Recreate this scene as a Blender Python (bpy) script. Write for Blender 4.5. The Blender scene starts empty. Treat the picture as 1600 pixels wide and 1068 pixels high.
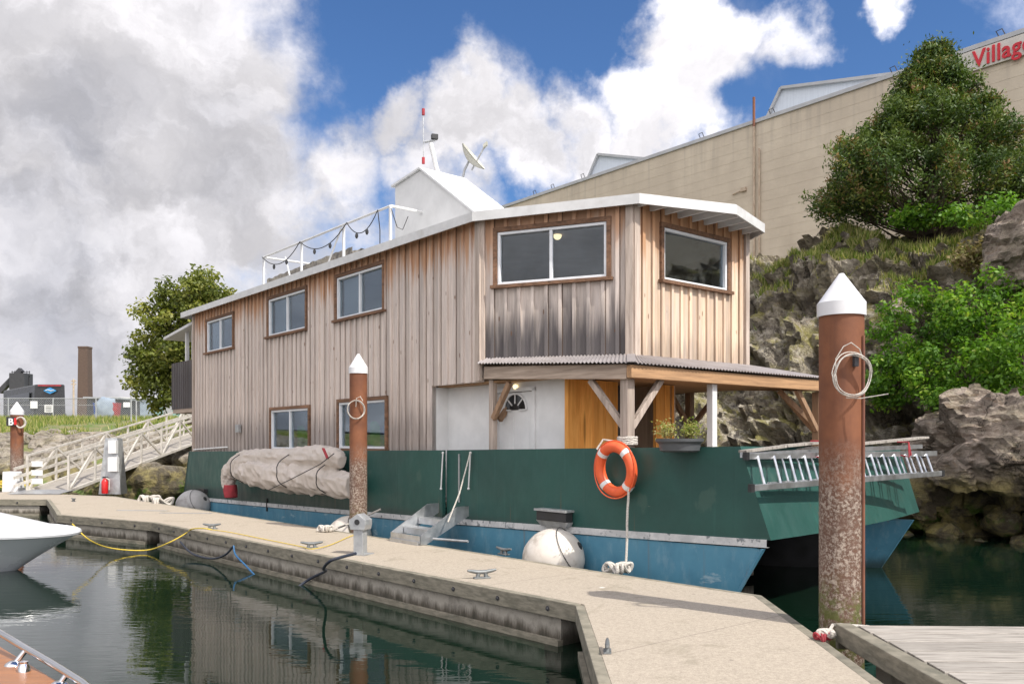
import bpy, bmesh, math, random
import numpy as np
from mathutils import Vector, Matrix, noise
random.seed(7); np.random.seed(7)
V = Vector
sc = bpy.context.scene
COL = sc.collection

# ------------------------------------------------------------------ camera
CAMZ = 2.05; FP = 1341.0; HX = 800.0; HY = 690.0
cam = bpy.data.cameras.new('camera'); camo = bpy.data.objects.new('camera', cam); COL.objects.link(camo)
camo.location = (0, 0, CAMZ); camo.rotation_euler = (math.radians(90), 0, 0)
cam.sensor_width = 36.0; cam.lens = FP/1600*36.0; cam.shift_y = (HY-534)/1600.0
cam.clip_start = 0.05; cam.clip_end = 5000
sc.camera = camo
# ------------------------------------------------------------------ sun + world
SUN_AZ = 50.0; SUN_EL = 49.0     # sun to the right and behind the camera
a = math.radians(SUN_AZ); e = math.radians(SUN_EL)
sdir = V((math.sin(a)*math.cos(e), -math.cos(a)*math.cos(e), math.sin(e)))
sl = bpy.data.lights.new('sun', 'SUN'); sl.energy = 4.0; sl.angle = math.radians(0.5); sl.color = (1, .95, .87)
so = bpy.data.objects.new('sun', sl); COL.objects.link(so); so.rotation_euler = sdir.to_track_quat('Z', 'Y').to_euler()
sc.view_settings.view_transform = 'Standard'; sc.view_settings.look = 'None'
sc.view_settings.gamma = 1; sc.view_settings.use_curve_mapping = False
sc.view_settings.exposure = 0.25

class NT:
    """small node helper"""
    def __init__(s, tree): s.t = tree; s.n = tree.nodes; s.l = tree.links
    def node(s, typ, **kw):
        n = s.n.new(typ)
        for k, v in kw.items(): setattr(n, k, v)
        return n
    def set(s, sock, v):
        if isinstance(v, bpy.types.NodeSocket): s.l.new(v, sock)
        else: sock.default_value = v
    def math(s, op, a, b=None, c=None, clamp=False):
        n = s.node('ShaderNodeMath', operation=op, use_clamp=clamp); s.set(n.inputs[0], a)
        if b is not None: s.set(n.inputs[1], b)
        if c is not None: s.set(n.inputs[2], c)
        return n.outputs[0]
    def vmath(s, op, a, b=None, out=0):
        n = s.node('ShaderNodeVectorMath', operation=op); s.set(n.inputs[0], a)
        if b is not None: s.set(n.inputs[1], b)
        return n.outputs[out]
    def mapr(s, v, a, b, c=0, d=1, smooth=True):
        n = s.node('ShaderNodeMapRange', interpolation_type='SMOOTHSTEP' if smooth else 'LINEAR')
        for i, x in enumerate((v, a, b, c, d)): s.set(n.inputs[i], x)
        return n.outputs[0]
    def noise(s, vec, scale, detail=4, rough=.55, dist=0, out='Fac'):
        n = s.node('ShaderNodeTexNoise'); s.set(n.inputs['Vector'], vec)
        s.set(n.inputs['Scale'], scale); s.set(n.inputs['Detail'], detail); s.set(n.inputs['Roughness'], rough); s.set(n.inputs['Distortion'], dist)
        return n.outputs[out]
    def voro(s, vec, scale, feature='F1', out='Distance'):
        n = s.node('ShaderNodeTexVoronoi', feature=feature); s.set(n.inputs['Vector'], vec); s.set(n.inputs['Scale'], scale)
        return n.outputs[out]
    def mix(s, f, a, b, blend='MIX'):
        n = s.node('ShaderNodeMix', data_type='RGBA', blend_type=blend)
        s.set(n.inputs[0], f)
        for i, x in ((6, a), (7, b)):
            s.set(n.inputs[i], tuple(x)+(1,) if (not isinstance(x, bpy.types.NodeSocket) and len(x) == 3) else x)
        return n.outputs[2]
    def ramp(s, f, stops):
        n = s.node('ShaderNodeValToRGB'); s.set(n.inputs[0], f); el = n.color_ramp.elements
        while len(el) < len(stops): el.new(.5)
        for q, (p, c) in zip(el, stops): q.position = p; q.color = tuple(c)+(1,)
        return n.outputs[0]
    def scale(s, vec, sv):
        n = s.node('ShaderNodeMapping'); s.set(n.inputs[0], vec); n.inputs['Scale'].default_value = sv
        return n.outputs[0]

W = bpy.data.worlds.new('World'); sc.world = W; W.use_nodes = True
w = NT(W.node_tree); w.n.clear()
outw = w.node('ShaderNodeOutputWorld'); bg = w.node('ShaderNodeBackground'); bg.inputs[1].default_value = .1
sky = w.node('ShaderNodeTexSky', sky_type='NISHITA'); sky.sun_disc = False
sky.sun_elevation = e; sky.sun_rotation = math.radians(180-SUN_AZ); sky.air_density = 1.0; sky.dust_density = .4; sky.ozone_density = 2.5
tc = w.node('ShaderNodeTexCoord'); vdir = tc.outputs['Generated']
def pdir(px, py): return V(((px-HX)/FP, 1, (HY-py)/FP)).normalized()
wn = w.noise(vdir, 5, 7, .6, 0, 'Color')
wv = w.vmath('SCALE', w.vmath('SUBTRACT', wn, (.5, .5, .5))); wv.node.inputs[3].default_value = .22
vd = w.vmath('ADD', vdir, wv)
def blob(px, py, r, amp=1.0):
    c = pdir(px, py); d = w.vmath('DISTANCE', vd, tuple(c), 1)
    return w.mapr(d, r/FP, 0.0, 0, amp)
def addall(lst, op='MAXIMUM'):
    o = lst[0]
    for q in lst[1:]: o = w.math(op, o, q)
    return o
blobs = [(60, 100, 470, 1.5), (-120, 380, 560, 1.5), (150, 420, 420, 1.3), (330, 330, 320, 1.0), (250, 120, 290, 1.1), (470, 420, 200, .62), (400, 560, 300, .9),
         (620, 170, 110, .95), (730, 165, 130, 1.1), (680, 230, 140, .9), (530, 270, 170, .85), (820, 215, 140, 1.05), (920, 225, 120, .95), (1020, 175, 120, 1.0), (1120, 105, 140, 1.1),
         (1090, 190, 130, .85), (1230, 85, 90, .7), (1390, -10, 80, .8), (840, 300, 90, .7), (700, 330, 150, .75), (560, 350, 130, .6), (1000, 250, 90, .5), (760, 460, 160, .7), (1170, 240, 90, .4),
         (1800, 500, 420, .8), (2300, 250, 700, .9), (200, -500, 520, .8), (1100, -900, 420, .7)]
back = w.math('MAXIMUM', w.mapr(w.vmath('DOT_PRODUCT', vdir, (-.25, -.97, .05), 1), -.05, .45, 0, .75), w.mapr(w.vmath('DOT_PRODUCT', vdir, (-.93, .2, .2), 1), .5, .85, 0, .9))  # unseen cloud behind and left of the view, added for pane reflections and fill
cov = w.math('MAXIMUM', addall([blob(*b) for b in blobs]), back)
fn = w.noise(vdir, 7, 10, .62, .2)
dens = w.math('ADD', cov, w.math('MULTIPLY', w.math('SUBTRACT', fn, .5), 1.15))
cmask = w.mapr(dens, .16, .72)
thin = w.mapr(w.noise(vdir, 2.6, 8, .6, .4), .52, .8, 0, .35)
cmask = w.math('MAXIMUM', cmask, thin)
# clouds: white tops, greyer thick bases
shade = w.noise(w.scale(vd, (2.0, 2.0, 4.2)), 1.5, 6, .55, .3)
thick = w.mapr(dens, .6, 1.7)
sep = w.node('ShaderNodeSeparateXYZ'); w.set(sep.inputs[0], vdir)
grey = addall([blob(120, 285, 230, .9), blob(330, 250, 150, .5), blob(80, 460, 200, .95), blob(300, 470, 160, .4), blob(60, 640, 240, .55), blob(320, 620, 220, .4), blob(-200, 330, 380, .8), blob(900, 235, 90, .35), blob(640, 250, 120, .35), w.mapr(w.vmath('DOT_PRODUCT', vdir, (-.9, .3, .15), 1), .6, .9, 0, .9)])
gf = w.math('MULTIPLY', grey, w.mapr(shade, .40, .60, .25, 1.1), clamp=True)
gf = w.math('ADD', gf, w.math('MULTIPLY', w.math('SUBTRACT', w.mapr(w.noise(vd, 6, 6, .6), .3, .7), .35), .3), clamp=True)
ccol = w.mix(gf, (7.7, 7.5, 7.75), (4.3, 4.35, 4.85))
detail = w.mapr(w.noise(w.scale(vd, (1, 1, 1.6)), 9, 9, .62, .3), .3, .7, .88, 1.05)
near = w.mapr(w.vmath('DOT_PRODUCT', vdir, tuple(sdir), 1), -.35, .75, 1.0, 2.5)      # unseen cloud towards the sun brightened as added fill light
n_a = w.noise(w.scale(vd, (1, 1, 1.3)), 4.2, 8, .58, .2); n_b = w.noise(w.scale(w.vmath('ADD', vd, (.020, -.01, .035)), (1, 1, 1.3)), 4.2, 8, .58, .2)
relief = w.mapr(w.math('SUBTRACT', n_a, n_b), -.10, .10, .82, 1.12)
cs = w.math('MULTIPLY', w.math('MULTIPLY', detail, relief), near); cxs = w.node('ShaderNodeCombineXYZ')
for i in range(3): w.set(cxs.inputs[i], cs)
ccol = w.mix(1.0, ccol, cxs.outputs[0], 'MULTIPLY')
skyc = w.mix(1.0, sky.outputs[0], (.62, .86, 1.15), 'MULTIPLY')
fin = w.mix(cmask, skyc, ccol)
w.l.new(fin, bg.inputs[0]); w.l.new(bg.outputs[0], outw.inputs[0])

# ------------------------------------------------------------------ frames of reference
D1 = V((-.634, .773, 0)).normalized()       # along the boat, bow to stern
NN = V((.773, .634, 0)).normalized()        # across the boat, dock side to rock side
def B(t, n, z=0): return D1*t + NN*n + V((0, 0, z))
def G(px, py, z=.45):
    Y = FP*(CAMZ-z)/(py-HY); return V(((px-HX)/FP*Y, Y, z))
def D(px, py, Y): return V(((px-HX)/FP*Y, Y, CAMZ-(py-HY)/FP*Y))
def S(px, py, n):                            # point on the boat's side plane, offset n -> world
    r = V(((px-HX)/FP, 1, -(py-HY)/FP)); k = n/(r.x*NN.x+r.y*NN.y); return V((0, 0, CAMZ)) + r*k
def FR(px, py, t):
    r = V(((px-HX)/FP, 1, -(py-HY)/FP)); k = t/(r.x*D1.x+r.y*D1.y); return V((0, 0, CAMZ)) + r*k
def tn(p): return (p.dot(D1), p.dot(NN), p.z)
UP = V((0, 0, 1))

# ------------------------------------------------------------------ mesh helpers
class MB:
    def __init__(s): s.v = []; s.f = []; s.tone = []; s.cur = None
    def t_(s): return s.cur if s.cur is not None else random.random()
    def add(s, vs, fs, tone=None):
        k = len(s.v); s.v += [V(q) for q in vs]; tone = s.t_() if tone is None else tone
        for f in fs: s.f.append([i+k for i in f]); s.tone.append(tone)
        return s
    def hexa(s, p, tone=None):   # p: 4 bottom, 4 top
        return s.add(p, [(0, 3, 2, 1), (4, 5, 6, 7), (0, 1, 5, 4), (1, 2, 6, 5), (2, 3, 7, 6), (3, 0, 4, 7)], tone)
    def box(s, c, sx, sy, sz, ax=V((1, 0, 0)), ay=None, az=UP, tone=None):
        c = V(c); ax = V(ax).normalized(); az = V(az).normalized(); ay = V(ay).normalized() if ay is not None else az.cross(ax).normalized()
        x = ax*sx/2; y = ay*sy/2; z = az*sz/2
        return s.hexa([c-x-y-z, c+x-y-z, c+x+y-z, c-x+y-z, c-x-y+z, c+x-y+z, c+x+y+z, c-x+y+z], tone)
    def beam(s, p, q, w_, h, up=UP, tone=None):
        p = V(p); q = V(q); d = (q-p); L = d.length; d.normalize(); side = d.cross(up)
        if side.length < 1e-4: side = d.cross(V((1, 0, 0)))
        side.normalize(); u = side.cross(d).normalized()
        return s.box((p+q)/2, L, w_, h, d, side, u, tone)
    def prism(s, poly, z0, z1, tone=None):
        n = len(poly); zf0 = z0 if callable(z0) else (lambda x, y: z0); zf1 = z1 if callable(z1) else (lambda x, y: z1)
        vs = [V((p[0], p[1], zf0(p[0], p[1]))) for p in poly]+[V((p[0], p[1], zf1(p[0], p[1]))) for p in poly]
        fs = [tuple(reversed(range(n))), tuple(range(n, 2*n))]+[(i, (i+1) % n, (i+1) % n+n, i+n) for i in range(n)]
        return s.add(vs, fs, tone)
    def extr(s, pts, d, tone=None):   # planar polygon extruded by vector d
        n = len(pts); vs = [V(p) for p in pts]+[V(p)+V(d) for p in pts]
        return s.add(vs, [tuple(reversed(range(n))), tuple(range(n, 2*n))]+[(i, (i+1) % n, (i+1) % n+n, i+n) for i in range(n)], tone)
    def tube(s, pts, r, seg=8, caps=True, tone=None, closed=False):
        pts = [V(p) for p in pts]; n = len(pts); vs = []; prev = None
        for i, p in enumerate(pts):
            if closed: d = pts[(i+1) % n]-pts[i-1]
            else: d = pts[min(i+1, n-1)]-pts[max(i-1, 0)]
            if d.length < 1e-9: d = V((0, 0, 1))
            d.normalize()
            if prev is None:
                ref = UP if abs(d.z) < .9 else V((1, 0, 0)); x = d.cross(ref).normalized()
            else:
                x = prev-d*prev.dot(d)
                x = x.normalized() if x.length > 1e-6 else d.orthogonal().normalized()
            prev = x; y = d.cross(x); rr = r[i] if isinstance(r, (list, tuple)) else r
            for k in range(seg):
                an = 2*math.pi*k/seg; vs.append(p+x*math.cos(an)*rr+y*math.sin(an)*rr)
        fs = []
        for i in range(n if closed else n-1):
            j = (i+1) % n
            for k in range(seg): fs.append((i*seg+k, i*seg+(k+1) % seg, j*seg+(k+1) % seg, j*seg+k))
        if caps and not closed: fs += [tuple(reversed(range(seg))), tuple(range((n-1)*seg, n*seg))]
        return s.add(vs, fs, tone)
    def lathe(s, prof, c, ax=UP, seg=24, tone=None):   # prof: (r, h)
        c = V(c); ax = V(ax).normalized(); x = ax.orthogonal().normalized(); y = ax.cross(x); vs = []; fs = []
        for r, h in prof:
            for k in range(seg):
                an = 2*math.pi*k/seg; vs.append(c+ax*h+(x*math.cos(an)+y*math.sin(an))*max(r, 1e-4))
        m = len(prof)
        for i in range(m-1):
            for k in range(seg): fs.append((i*seg+k, i*seg+(k+1) % seg, (i+1)*seg+(k+1) % seg, (i+1)*seg+k))
        fs += [tuple(reversed(range(seg))), tuple(range((m-1)*seg, m*seg))]
        return s.add(vs, fs, tone)
    def ball(s, c, rx, ry=None, rz=None, seg=20, rings=12, fn=None, ax=V((1, 0, 0))):
        ry = ry or rx; rz = rz or rx; c = V(c); ax = V(ax).normalized(); ay = UP.cross(ax).normalized(); vs = []; fs = []
        for i in range(rings+1):
            th = math.pi*i/rings
            for k in range(seg):
                ph = 2*math.pi*k/seg; d = V((math.sin(th)*math.cos(ph), math.sin(th)*math.sin(ph), math.cos(th)))
                if i in (0, rings): d = V((0, 0, d.z))
                g = fn(d) if fn else 1.0
                vs.append(c+(ax*d.x*rx+ay*d.y*ry+UP*d.z*rz)*g)
        for i in range(rings):
            for k in range(seg): fs.append((i*seg+k, (i+1)*seg+k, (i+1)*seg+(k+1) % seg, i*seg+(k+1) % seg))
        return s.add(vs, fs)
    def grid(s, fnc, nu, nv, tone=None):
        k = len(s.v)
        for i in range(nu):
            for j in range(nv): s.v.append(V(fnc(i/(nu-1), j/(nv-1))))
        t = s.t_() if tone is None else tone
        for i in range(nu-1):
            for j in range(nv-1):
                s.f.append([k+i*nv+j, k+(i+1)*nv+j, k+(i+1)*nv+j+1, k+i*nv+j+1]); s.tone.append(t)
        return s
    def build(s, name, mat, parent=None, origin=None, smooth=False, bevel=0, recalc=True, weld=False):
        if origin is None: origin = WL.get(parent.name, V((0, 0, 0))) if parent else V((0, 0, 0))
        origin = V(origin)
        me = bpy.data.meshes.new(name)
        me.from_pydata([tuple(q-origin) for q in s.v], [], s.f); me.update()
        ca = me.color_attributes.new('tone', 'FLOAT_COLOR', 'CORNER')
        tot = np.array([len(f) for f in s.f]); arr = np.repeat(np.array(s.tone, dtype=np.float32), tot)
        cc = np.ones((len(arr), 4), dtype=np.float32); cc[:, 0] = cc[:, 1] = cc[:, 2] = arr
        ca.data.foreach_set('color', cc.ravel())
        bm = bmesh.new(); bm.from_mesh(me)
        if weld: bmesh.ops.remove_doubles(bm, verts=bm.verts, dist=1e-4)
        if recalc: bmesh.ops.recalc_face_normals(bm, faces=bm.faces)
        bm.to_mesh(me); bm.free()
        if smooth:
            me.polygons.foreach_set('use_smooth', [True]*len(me.polygons))
            try: me.set_sharp_from_angle(angle=math.radians(smooth if smooth is not True else 40))
            except Exception: pass
        me.materials.append(mat)
        o = bpy.data.objects.new(name, me); COL.objects.link(o)
        if parent: o.parent = parent; WL[o.name] = WL.get(parent.name, V((0, 0, 0)))
        else: o.location = origin; WL[o.name] = origin
        if bevel:
            m = o.modifiers.new('bevel', 'BEVEL'); m.width = bevel; m.segments = 2; m.limit_method = 'ANGLE'; m.angle_limit = math.radians(50)
        return o
WL = {}
def tag(o, label=None, cat=None, group=None, kind=None):
    if label: o['label'] = label
    if cat: o['category'] = cat
    if group: o['group'] = group
    if kind: o['kind'] = kind
    return o
def thing(name, loc, label, cat, group=None):
    o = bpy.data.objects.new(name, None); o.empty_display_size = .2; COL.objects.link(o); o.location = V(loc); WL[o.name] = V(loc)
    return tag(o, label, cat, group)
def copy_tree(o, parent=None):
    c = o.copy(); COL.objects.link(c)
    if parent: c.parent = parent
    for ch in list(o.children): copy_tree(ch, c)
    return c

# ------------------------------------------------------------------ materials
def base_mat(name):
    m = bpy.data.materials.new(name); m.use_nodes = True; t = NT(m.node_tree)
    b = t.n['Principled BSDF']; return m, t, b
def coords(t, kind='Object'):
    if kind == 'World': return t.node('ShaderNodeNewGeometry').outputs['Position']
    return t.node('ShaderNodeTexCoord').outputs['Object']
def tone(t): return t.node('ShaderNodeAttribute', attribute_name='tone').outputs['Fac']
def bump(t, b, h, strength=.3, dist=.02, prev=None):
    n = t.node('ShaderNodeBump'); t.set(n.inputs['Height'], h); n.inputs['Strength'].default_value = strength; n.inputs['Distance'].default_value = dist
    t.l.new(n.outputs[0], b.inputs['Normal']); return n
def pmat(name, c1, c2=None, scale=6, stretch=(1, 1, 1), rough=.6, metal=0, bmp=.2, bd=.01, tn_=.0, kind='Object', detail=5, spec=.5, dirt=None, dscale=2.5, dlo=.5, dhi=.75):
    m, t, b = base_mat(name); co = coords(t, kind); vs = t.scale(co, stretch)
    n = t.noise(vs, scale, detail, .6)
    c2 = c2 or tuple(x*.8 for x in c1)
    col = t.mix(t.mapr(n, .3, .7), c2, c1)
    if dirt: col = t.mix(t.mapr(t.noise(vs, dscale, 6, .65), dlo, dhi, 0, .85), col, dirt)
    if tn_:
        f = t.mapr(tone(t), 0, 1, 1-tn_, 1+tn_, smooth=False)
        cx = t.node('ShaderNodeCombineXYZ')
        for i in range(3): t.set(cx.inputs[i], f)
        col = t.mix(1.0, col, cx.outputs[0], 'MULTIPLY')
    t.l.new(col, b.inputs['Base Color'])
    t.set(b.inputs['Roughness'], t.mapr(n, .2, .8, max(0, rough-.08), min(1, rough+.08))); b.inputs['Metallic'].default_value = metal
    b.inputs['Specular IOR Level'].default_value = spec
    if bmp: bump(t, b, n, bmp, bd)
    return m

def siding(name, ztop, zstain, stain_h, stain_amt, orange, base=((.64, .56, .50), (.47, .40, .35)), gleft=None):
    m, t, b = base_mat(name); p = coords(t, 'World'); tt = tone(t)
    off = t.vmath('SCALE', (7.3, 3.1, 11.7)); t.set(off.node.inputs[3], tt); pv = t.vmath('ADD', p, off)
    gr = t.noise(t.scale(pv, (28, 28, 1.6)), 1, 6, .65, .4)           # grain
    st = t.noise(t.scale(pv, (6, 6, .9)), 1, 5, .6)                   # weather streaks
    col = t.mix(t.mapr(gr, .3, .72), base[1], base[0])
    col = t.mix(t.mapr(st, .45, .75, 0, .55), col, (.47, .42, .395))   # silver-grey weathering
    z = t.node('ShaderNodeSeparateXYZ'); t.set(z.inputs[0], p); zz = z.outputs[2]
    jit = t.math('MULTIPLY', t.math('SUBTRACT', t.noise(t.scale(pv, (9, 9, .7)), 1, 3), .5), 1.6)
    up = t.mapr(t.math('ADD', zz, jit), ztop-.75, ztop-.12)
    col = t.mix(t.math('MULTIPLY', up, orange), col, (.42, .215, .105))
    if stain_amt:
        dn = t.mapr(t.math('ADD', zz, t.math('MULTIPLY', jit, .9)), zstain+stain_h, zstain+.3*stain_h, 0, stain_amt)
        col = t.mix(dn, col, (.085, .078, .08))
    kn = t.voro(t.scale(pv, (5, 5, 1.5)), 1.3)                        # knots
    col = t.mix(t.mapr(kn, .06, .1, .75, 0), col, (.17, .09, .05))
    f = t.mapr(tt, 0, 1, .80, 1.17, smooth=False); cx = t.node('ShaderNodeCombineXYZ')
    for i in range(3): t.set(cx.inputs[i], f)
    col = t.mix(1.0, col, cx.outputs[0], 'MULTIPLY')
    col = t.mix(t.math('LESS_THAN', tt, -.5), col, (.09, .06, .045))  # batten edge strips: gap shadow and edge weathering put into the colour
    t.l.new(col, b.inputs['Base Color']); b.inputs['Roughness'].default_value = .82; b.inputs['Specular IOR Level'].default_value = .25
    bump(t, b, gr, .45, .006); return m

M = {}
M['side'] = siding('weathered siding', 5.6, 1.95, .9, .45, .85)
M['bow_side'] = siding('stained siding', 5.5, 3.3, 1.15, .93, .8)
M['front'] = siding('fresh siding', 5.5, 3.3, .55, .35, .85, ((.70, .55, .415), (.54, .40, .285)))
M['dark_wood'] = siding('dark rail siding', 9, 3, 3, .8, 0, ((.25, .23, .22), (.17, .16, .155)))
def woodmat(name, c1, c2, axis='z', tn_=.15, rough=.78, grain=26):
    m, t, b = base_mat(name); p = coords(t, 'World'); tt = tone(t)
    off = t.vmath('SCALE', (7.3, 3.1, 11.7)); t.set(off.node.inputs[3], tt); p = t.vmath('ADD', p, off)
    cx = t.node('ShaderNodeCombineXYZ'); k = {'t': (1.4, grain, grain), 'n': (grain, 1.4, grain), 'z': (grain, grain, 1.4)}[axis]
    for i, (ax_, q) in enumerate(zip((D1, NN, UP), k)): t.set(cx.inputs[i], t.math('MULTIPLY', t.vmath('DOT_PRODUCT', p, tuple(ax_), 1), q))
    gv = cx.outputs[0]; g = t.noise(gv, 1, 6, .65, .4); l_ = t.noise(gv, .22, 5, .6)
    col = t.mix(t.mapr(g, .3, .7), c2, c1); col = t.mix(t.mapr(l_, .5, .75, 0, .6), col, tuple(x*.5 for x in c2))
    kn = t.voro(t.vmath('MULTIPLY', gv, (.3, .3, .3)), .8); col = t.mix(t.mapr(kn, .05, .12, .7, 0), col, tuple(x*.3 for x in c2))
    f = t.mapr(tt, 0, 1, 1-tn_, 1+tn_, smooth=False); c3 = t.node('ShaderNodeCombineXYZ')
    for i in range(3): t.set(c3.inputs[i], f)
    t.l.new(t.mix(1.0, col, c3.outputs[0], 'MULTIPLY'), b.inputs['Base Color']); b.inputs['Roughness'].default_value = rough; b.inputs['Specular IOR Level'].default_value = .25
    bump(t, b, g, .4, .005); return m
M['trim'] = woodmat('brown trim', (.25, .14, .085), (.12, .07, .045), 't')
M['beam'] = woodmat('cedar beam', (.50, .30, .16), (.30, .18, .10), 'n')
M['beam_t'] = woodmat('cedar beam side', (.44, .28, .16), (.27, .18, .11), 't')
M['post'] = woodmat('cedar post', (.36, .23, .14), (.22, .14, .09), 'z')
M['greybeam'] = woodmat('grey timber', (.50, .40, .32), (.30, .235, .185), 't')
M['greypost'] = woodmat('grey post', (.56, .47, .40), (.34, .275, .23), 'z')
M['cedar'] = woodmat('orange cedar panel', (.80, .40, .11), (.62, .27, .06), 'z', .14, grain=14)
M['white'] = pmat('white paint', (.72, .72, .71), (.64, .64, .63), 3, rough=.45, bmp=.05, dirt=(.55, .53, .5), dscale=1.5, dlo=.6, dhi=.95)
M['fascia'] = pmat('white fascia', (.66, .66, .65), (.56, .56, .55), 4, rough=.5, bmp=.1, dirt=(.42, .40, .37), dscale=2.2, dlo=.55, dhi=.85, tn_=.04)
M['alu_white'] = pmat('white window frame', (.74, .76, .78), (.66, .68, .7), 5, rough=.35, bmp=0)
M['alu'] = pmat('aluminium', (.62, .63, .64), (.48, .49, .5), 7, rough=.38, metal=.85, bmp=.05, dirt=(.35, .34, .33))
M['galv'] = pmat('galvanised steel', (.50, .51, .51), (.38, .39, .40), 9, rough=.5, metal=.6, bmp=.1, dirt=(.3, .28, .25))
M['gang'] = pmat('oxidised aluminium', (.60, .56, .50), (.46, .43, .38), 6, rough=.7, metal=.15, bmp=.1, dirt=(.30, .27, .23))
M['cast'] = pmat('cast grey metal', (.24, .25, .25), (.16, .17, .17), 12, rough=.55, metal=.5, bmp=.1)
M['chrome'] = pmat('stainless tube', (.75, .76, .78), (.7, .7, .72), 3, rough=.12, metal=1, bmp=0)
M['corr'] = pmat('corrugated roof', (.34, .31, .305), (.27, .245, .24), 3, rough=.55, metal=.2, bmp=.05, dirt=(.2, .17, .15), kind='World')
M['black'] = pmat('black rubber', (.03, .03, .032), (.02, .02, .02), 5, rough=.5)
M['pot'] = pmat('grey plastic pot', (.09, .095, .10), (.07, .075, .08), 5, rough=.5)
M['canvas'] = pmat('canvas cover', (.56, .50, .45), (.46, .41, .36), 3, rough=.9, bmp=.25, bd=.01, dirt=(.30, .25, .21), dscale=3, dlo=.55, dhi=.8)
M['redcloth'] = pmat('faded red cloth', (.42, .05, .06), (.25, .03, .04), 5, rough=.9)
M['orange'] = pmat('orange ring', (.80, .13, .04), (.68, .10, .03), 5, rough=.5, dirt=(.35, .12, .06), dlo=.6, dhi=.8, bmp=.08)
M['rope'] = pmat('white rope', (.62, .58, .52), (.40, .37, .33), 60, rough=.95, bmp=.8, bd=.01)
M['yrope'] = pmat('yellow rope', (.68, .50, .06), (.5, .36, .05), 50, rough=.8, bmp=.5)
M['brope'] = pmat('blue hose', (.03, .13, .28), (.02, .09, .2), 20, rough=.5)
M['khose'] = pmat('dark hose', (.02, .03, .05), (.03, .03, .04), 20, rough=.5)
M['red'] = pmat('red paint', (.62, .02, .02), (.5, .015, .015), 5, rough=.35)
M['signred'] = pmat('red letters', (.58, .015, .03), (.5, .012, .025), 5, rough=.5)
M['signor'] = pmat('faded orange letters', (.55, .12, .04), (.4, .08, .03), 5, rough=.6)
M['signwhite'] = pmat('sign panel', (.60, .57, .52), (.5, .48, .43), 2, rough=.6)
def stucco_mat():
    m, t, b = base_mat('beige painted wall'); p = coords(t, 'World'); z = t.node('ShaderNodeSeparateXYZ'); t.set(z.inputs[0], p)
    n = t.noise(p, .5, 6, .65); st = t.noise(t.scale(p, (1.1, 1.1, .09)), 1, 6, .65); fi = t.noise(p, 7, 5, .7)
    col = t.mix(t.mapr(n, .35, .65), (.50, .43, .335), (.58, .505, .395)); col = t.mix(t.mapr(st, .52, .72, 0, .4), col, (.42, .36, .28)); col = t.mix(t.mapr(fi, .6, .7, 0, .25), col, (.38, .33, .26))
    top = t.math('MULTIPLY', t.mapr(z.outputs[2], 13.5, 16.0, 0, 1), t.mapr(t.noise(t.scale(p, (3, 3, .2)), 1, 4), .5, .7)); col = t.mix(t.math('MULTIPLY', top, .45), col, (.33, .29, .24))
    t.l.new(col, b.inputs['Base Color']); b.inputs['Roughness'].default_value = .85; bump(t, b, t.math('ADD', n, t.math('MULTIPLY', fi, .3)), .3, .08); return m
M['stucco'] = stucco_mat()
M['flash'] = pmat('grey flashing', (.45, .46, .47), (.38, .39, .40), 2, rough=.5, kind='World')
M['clere'] = pmat('pale blue grey cladding', (.60, .65, .71), (.54, .59, .65), 2, (8, 8, .6), .6, kind='World')
M['pipe'] = pmat('brown pipe', (.48, .39, .29), (.38, .29, .21), 4, rough=.7)
M['rustpipe'] = pmat('rusty pipe', (.22, .09, .05), (.15, .06, .04), 4, rough=.8)
M['fender'] = pmat('fender vinyl', (.68, .64, .58), (.56, .51, .45), 2.2, rough=.5, bmp=.05, dirt=(.24, .19, .14), dscale=2.6, dlo=.48, dhi=.74)
M['fender_grey'] = pmat('grey fender vinyl', (.42, .41, .40), (.33, .32, .31), 2.2, rough=.6, bmp=.1, dirt=(.16, .14, .13), dscale=3, dlo=.5, dhi=.75)
M['gel'] = pmat('white gelcoat', (.70, .71, .72), (.66, .67, .68), 2, rough=.2, bmp=0)
M['gelblue'] = pmat('pale grey gelcoat', (.70, .74, .77), (.66, .70, .73), 2, rough=.25, bmp=0)
M['teak'] = pmat('varnished teak', (.36, .155, .065), (.27, .11, .04), 5, (1, 8, 1), rough=.35, bmp=.1, kind='World')
M['brick'] = pmat('dark brick', (.12, .08, .06), (.08, .052, .042), 1.5, (1, 1, 4), rough=.9, kind='World')
M['darksteel'] = pmat('dark steelwork', (.05, .05, .055), (.035, .035, .04), 2, rough=.7)
M['busblack'] = pmat('black coach paint', (.025, .027, .03), (.02, .02, .022), 2, rough=.25, bmp=0)
M['busglass'] = pmat('coach window', (.03, .035, .04), (.02, .02, .02), 2, rough=.08, bmp=0)
M['busblue'] = pmat('blue emblem', (.05, .30, .62), (.04, .22, .5), 2, rough=.4, bmp=0)
M['greytarp'] = pmat('blue grey tarp', (.30, .36, .42), (.22, .27, .33), 2, rough=.8)
M['teal'] = pmat('pale teal cladding', (.28, .48, .44), (.22, .40, .37), 2, rough=.7)
M['bulb'] = pmat('dark bulb', (.02, .02, .02), (.05, .05, .05), 4, rough=.15)
M['interior'] = pmat('interior wall', (.50, .36, .25), (.40, .28, .19), 3, rough=.8)
M['curtain'] = pmat('pale curtain', (.82, .84, .86), (.74, .76, .78), 3, rough=.9)
M['limegreen'] = pmat('lime green fabric', (.07, .50, .05), (.03, .33, .03), 3, rough=.8)
M['plainblue'] = pmat('plain blue', (.03, .10, .42), (.02, .07, .3), 3, rough=.8)
M['dishm'] = pmat('stained dish', (.55, .54, .48), (.44, .43, .36), 5, rough=.6, dirt=(.25, .26, .16), dscale=6)
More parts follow.
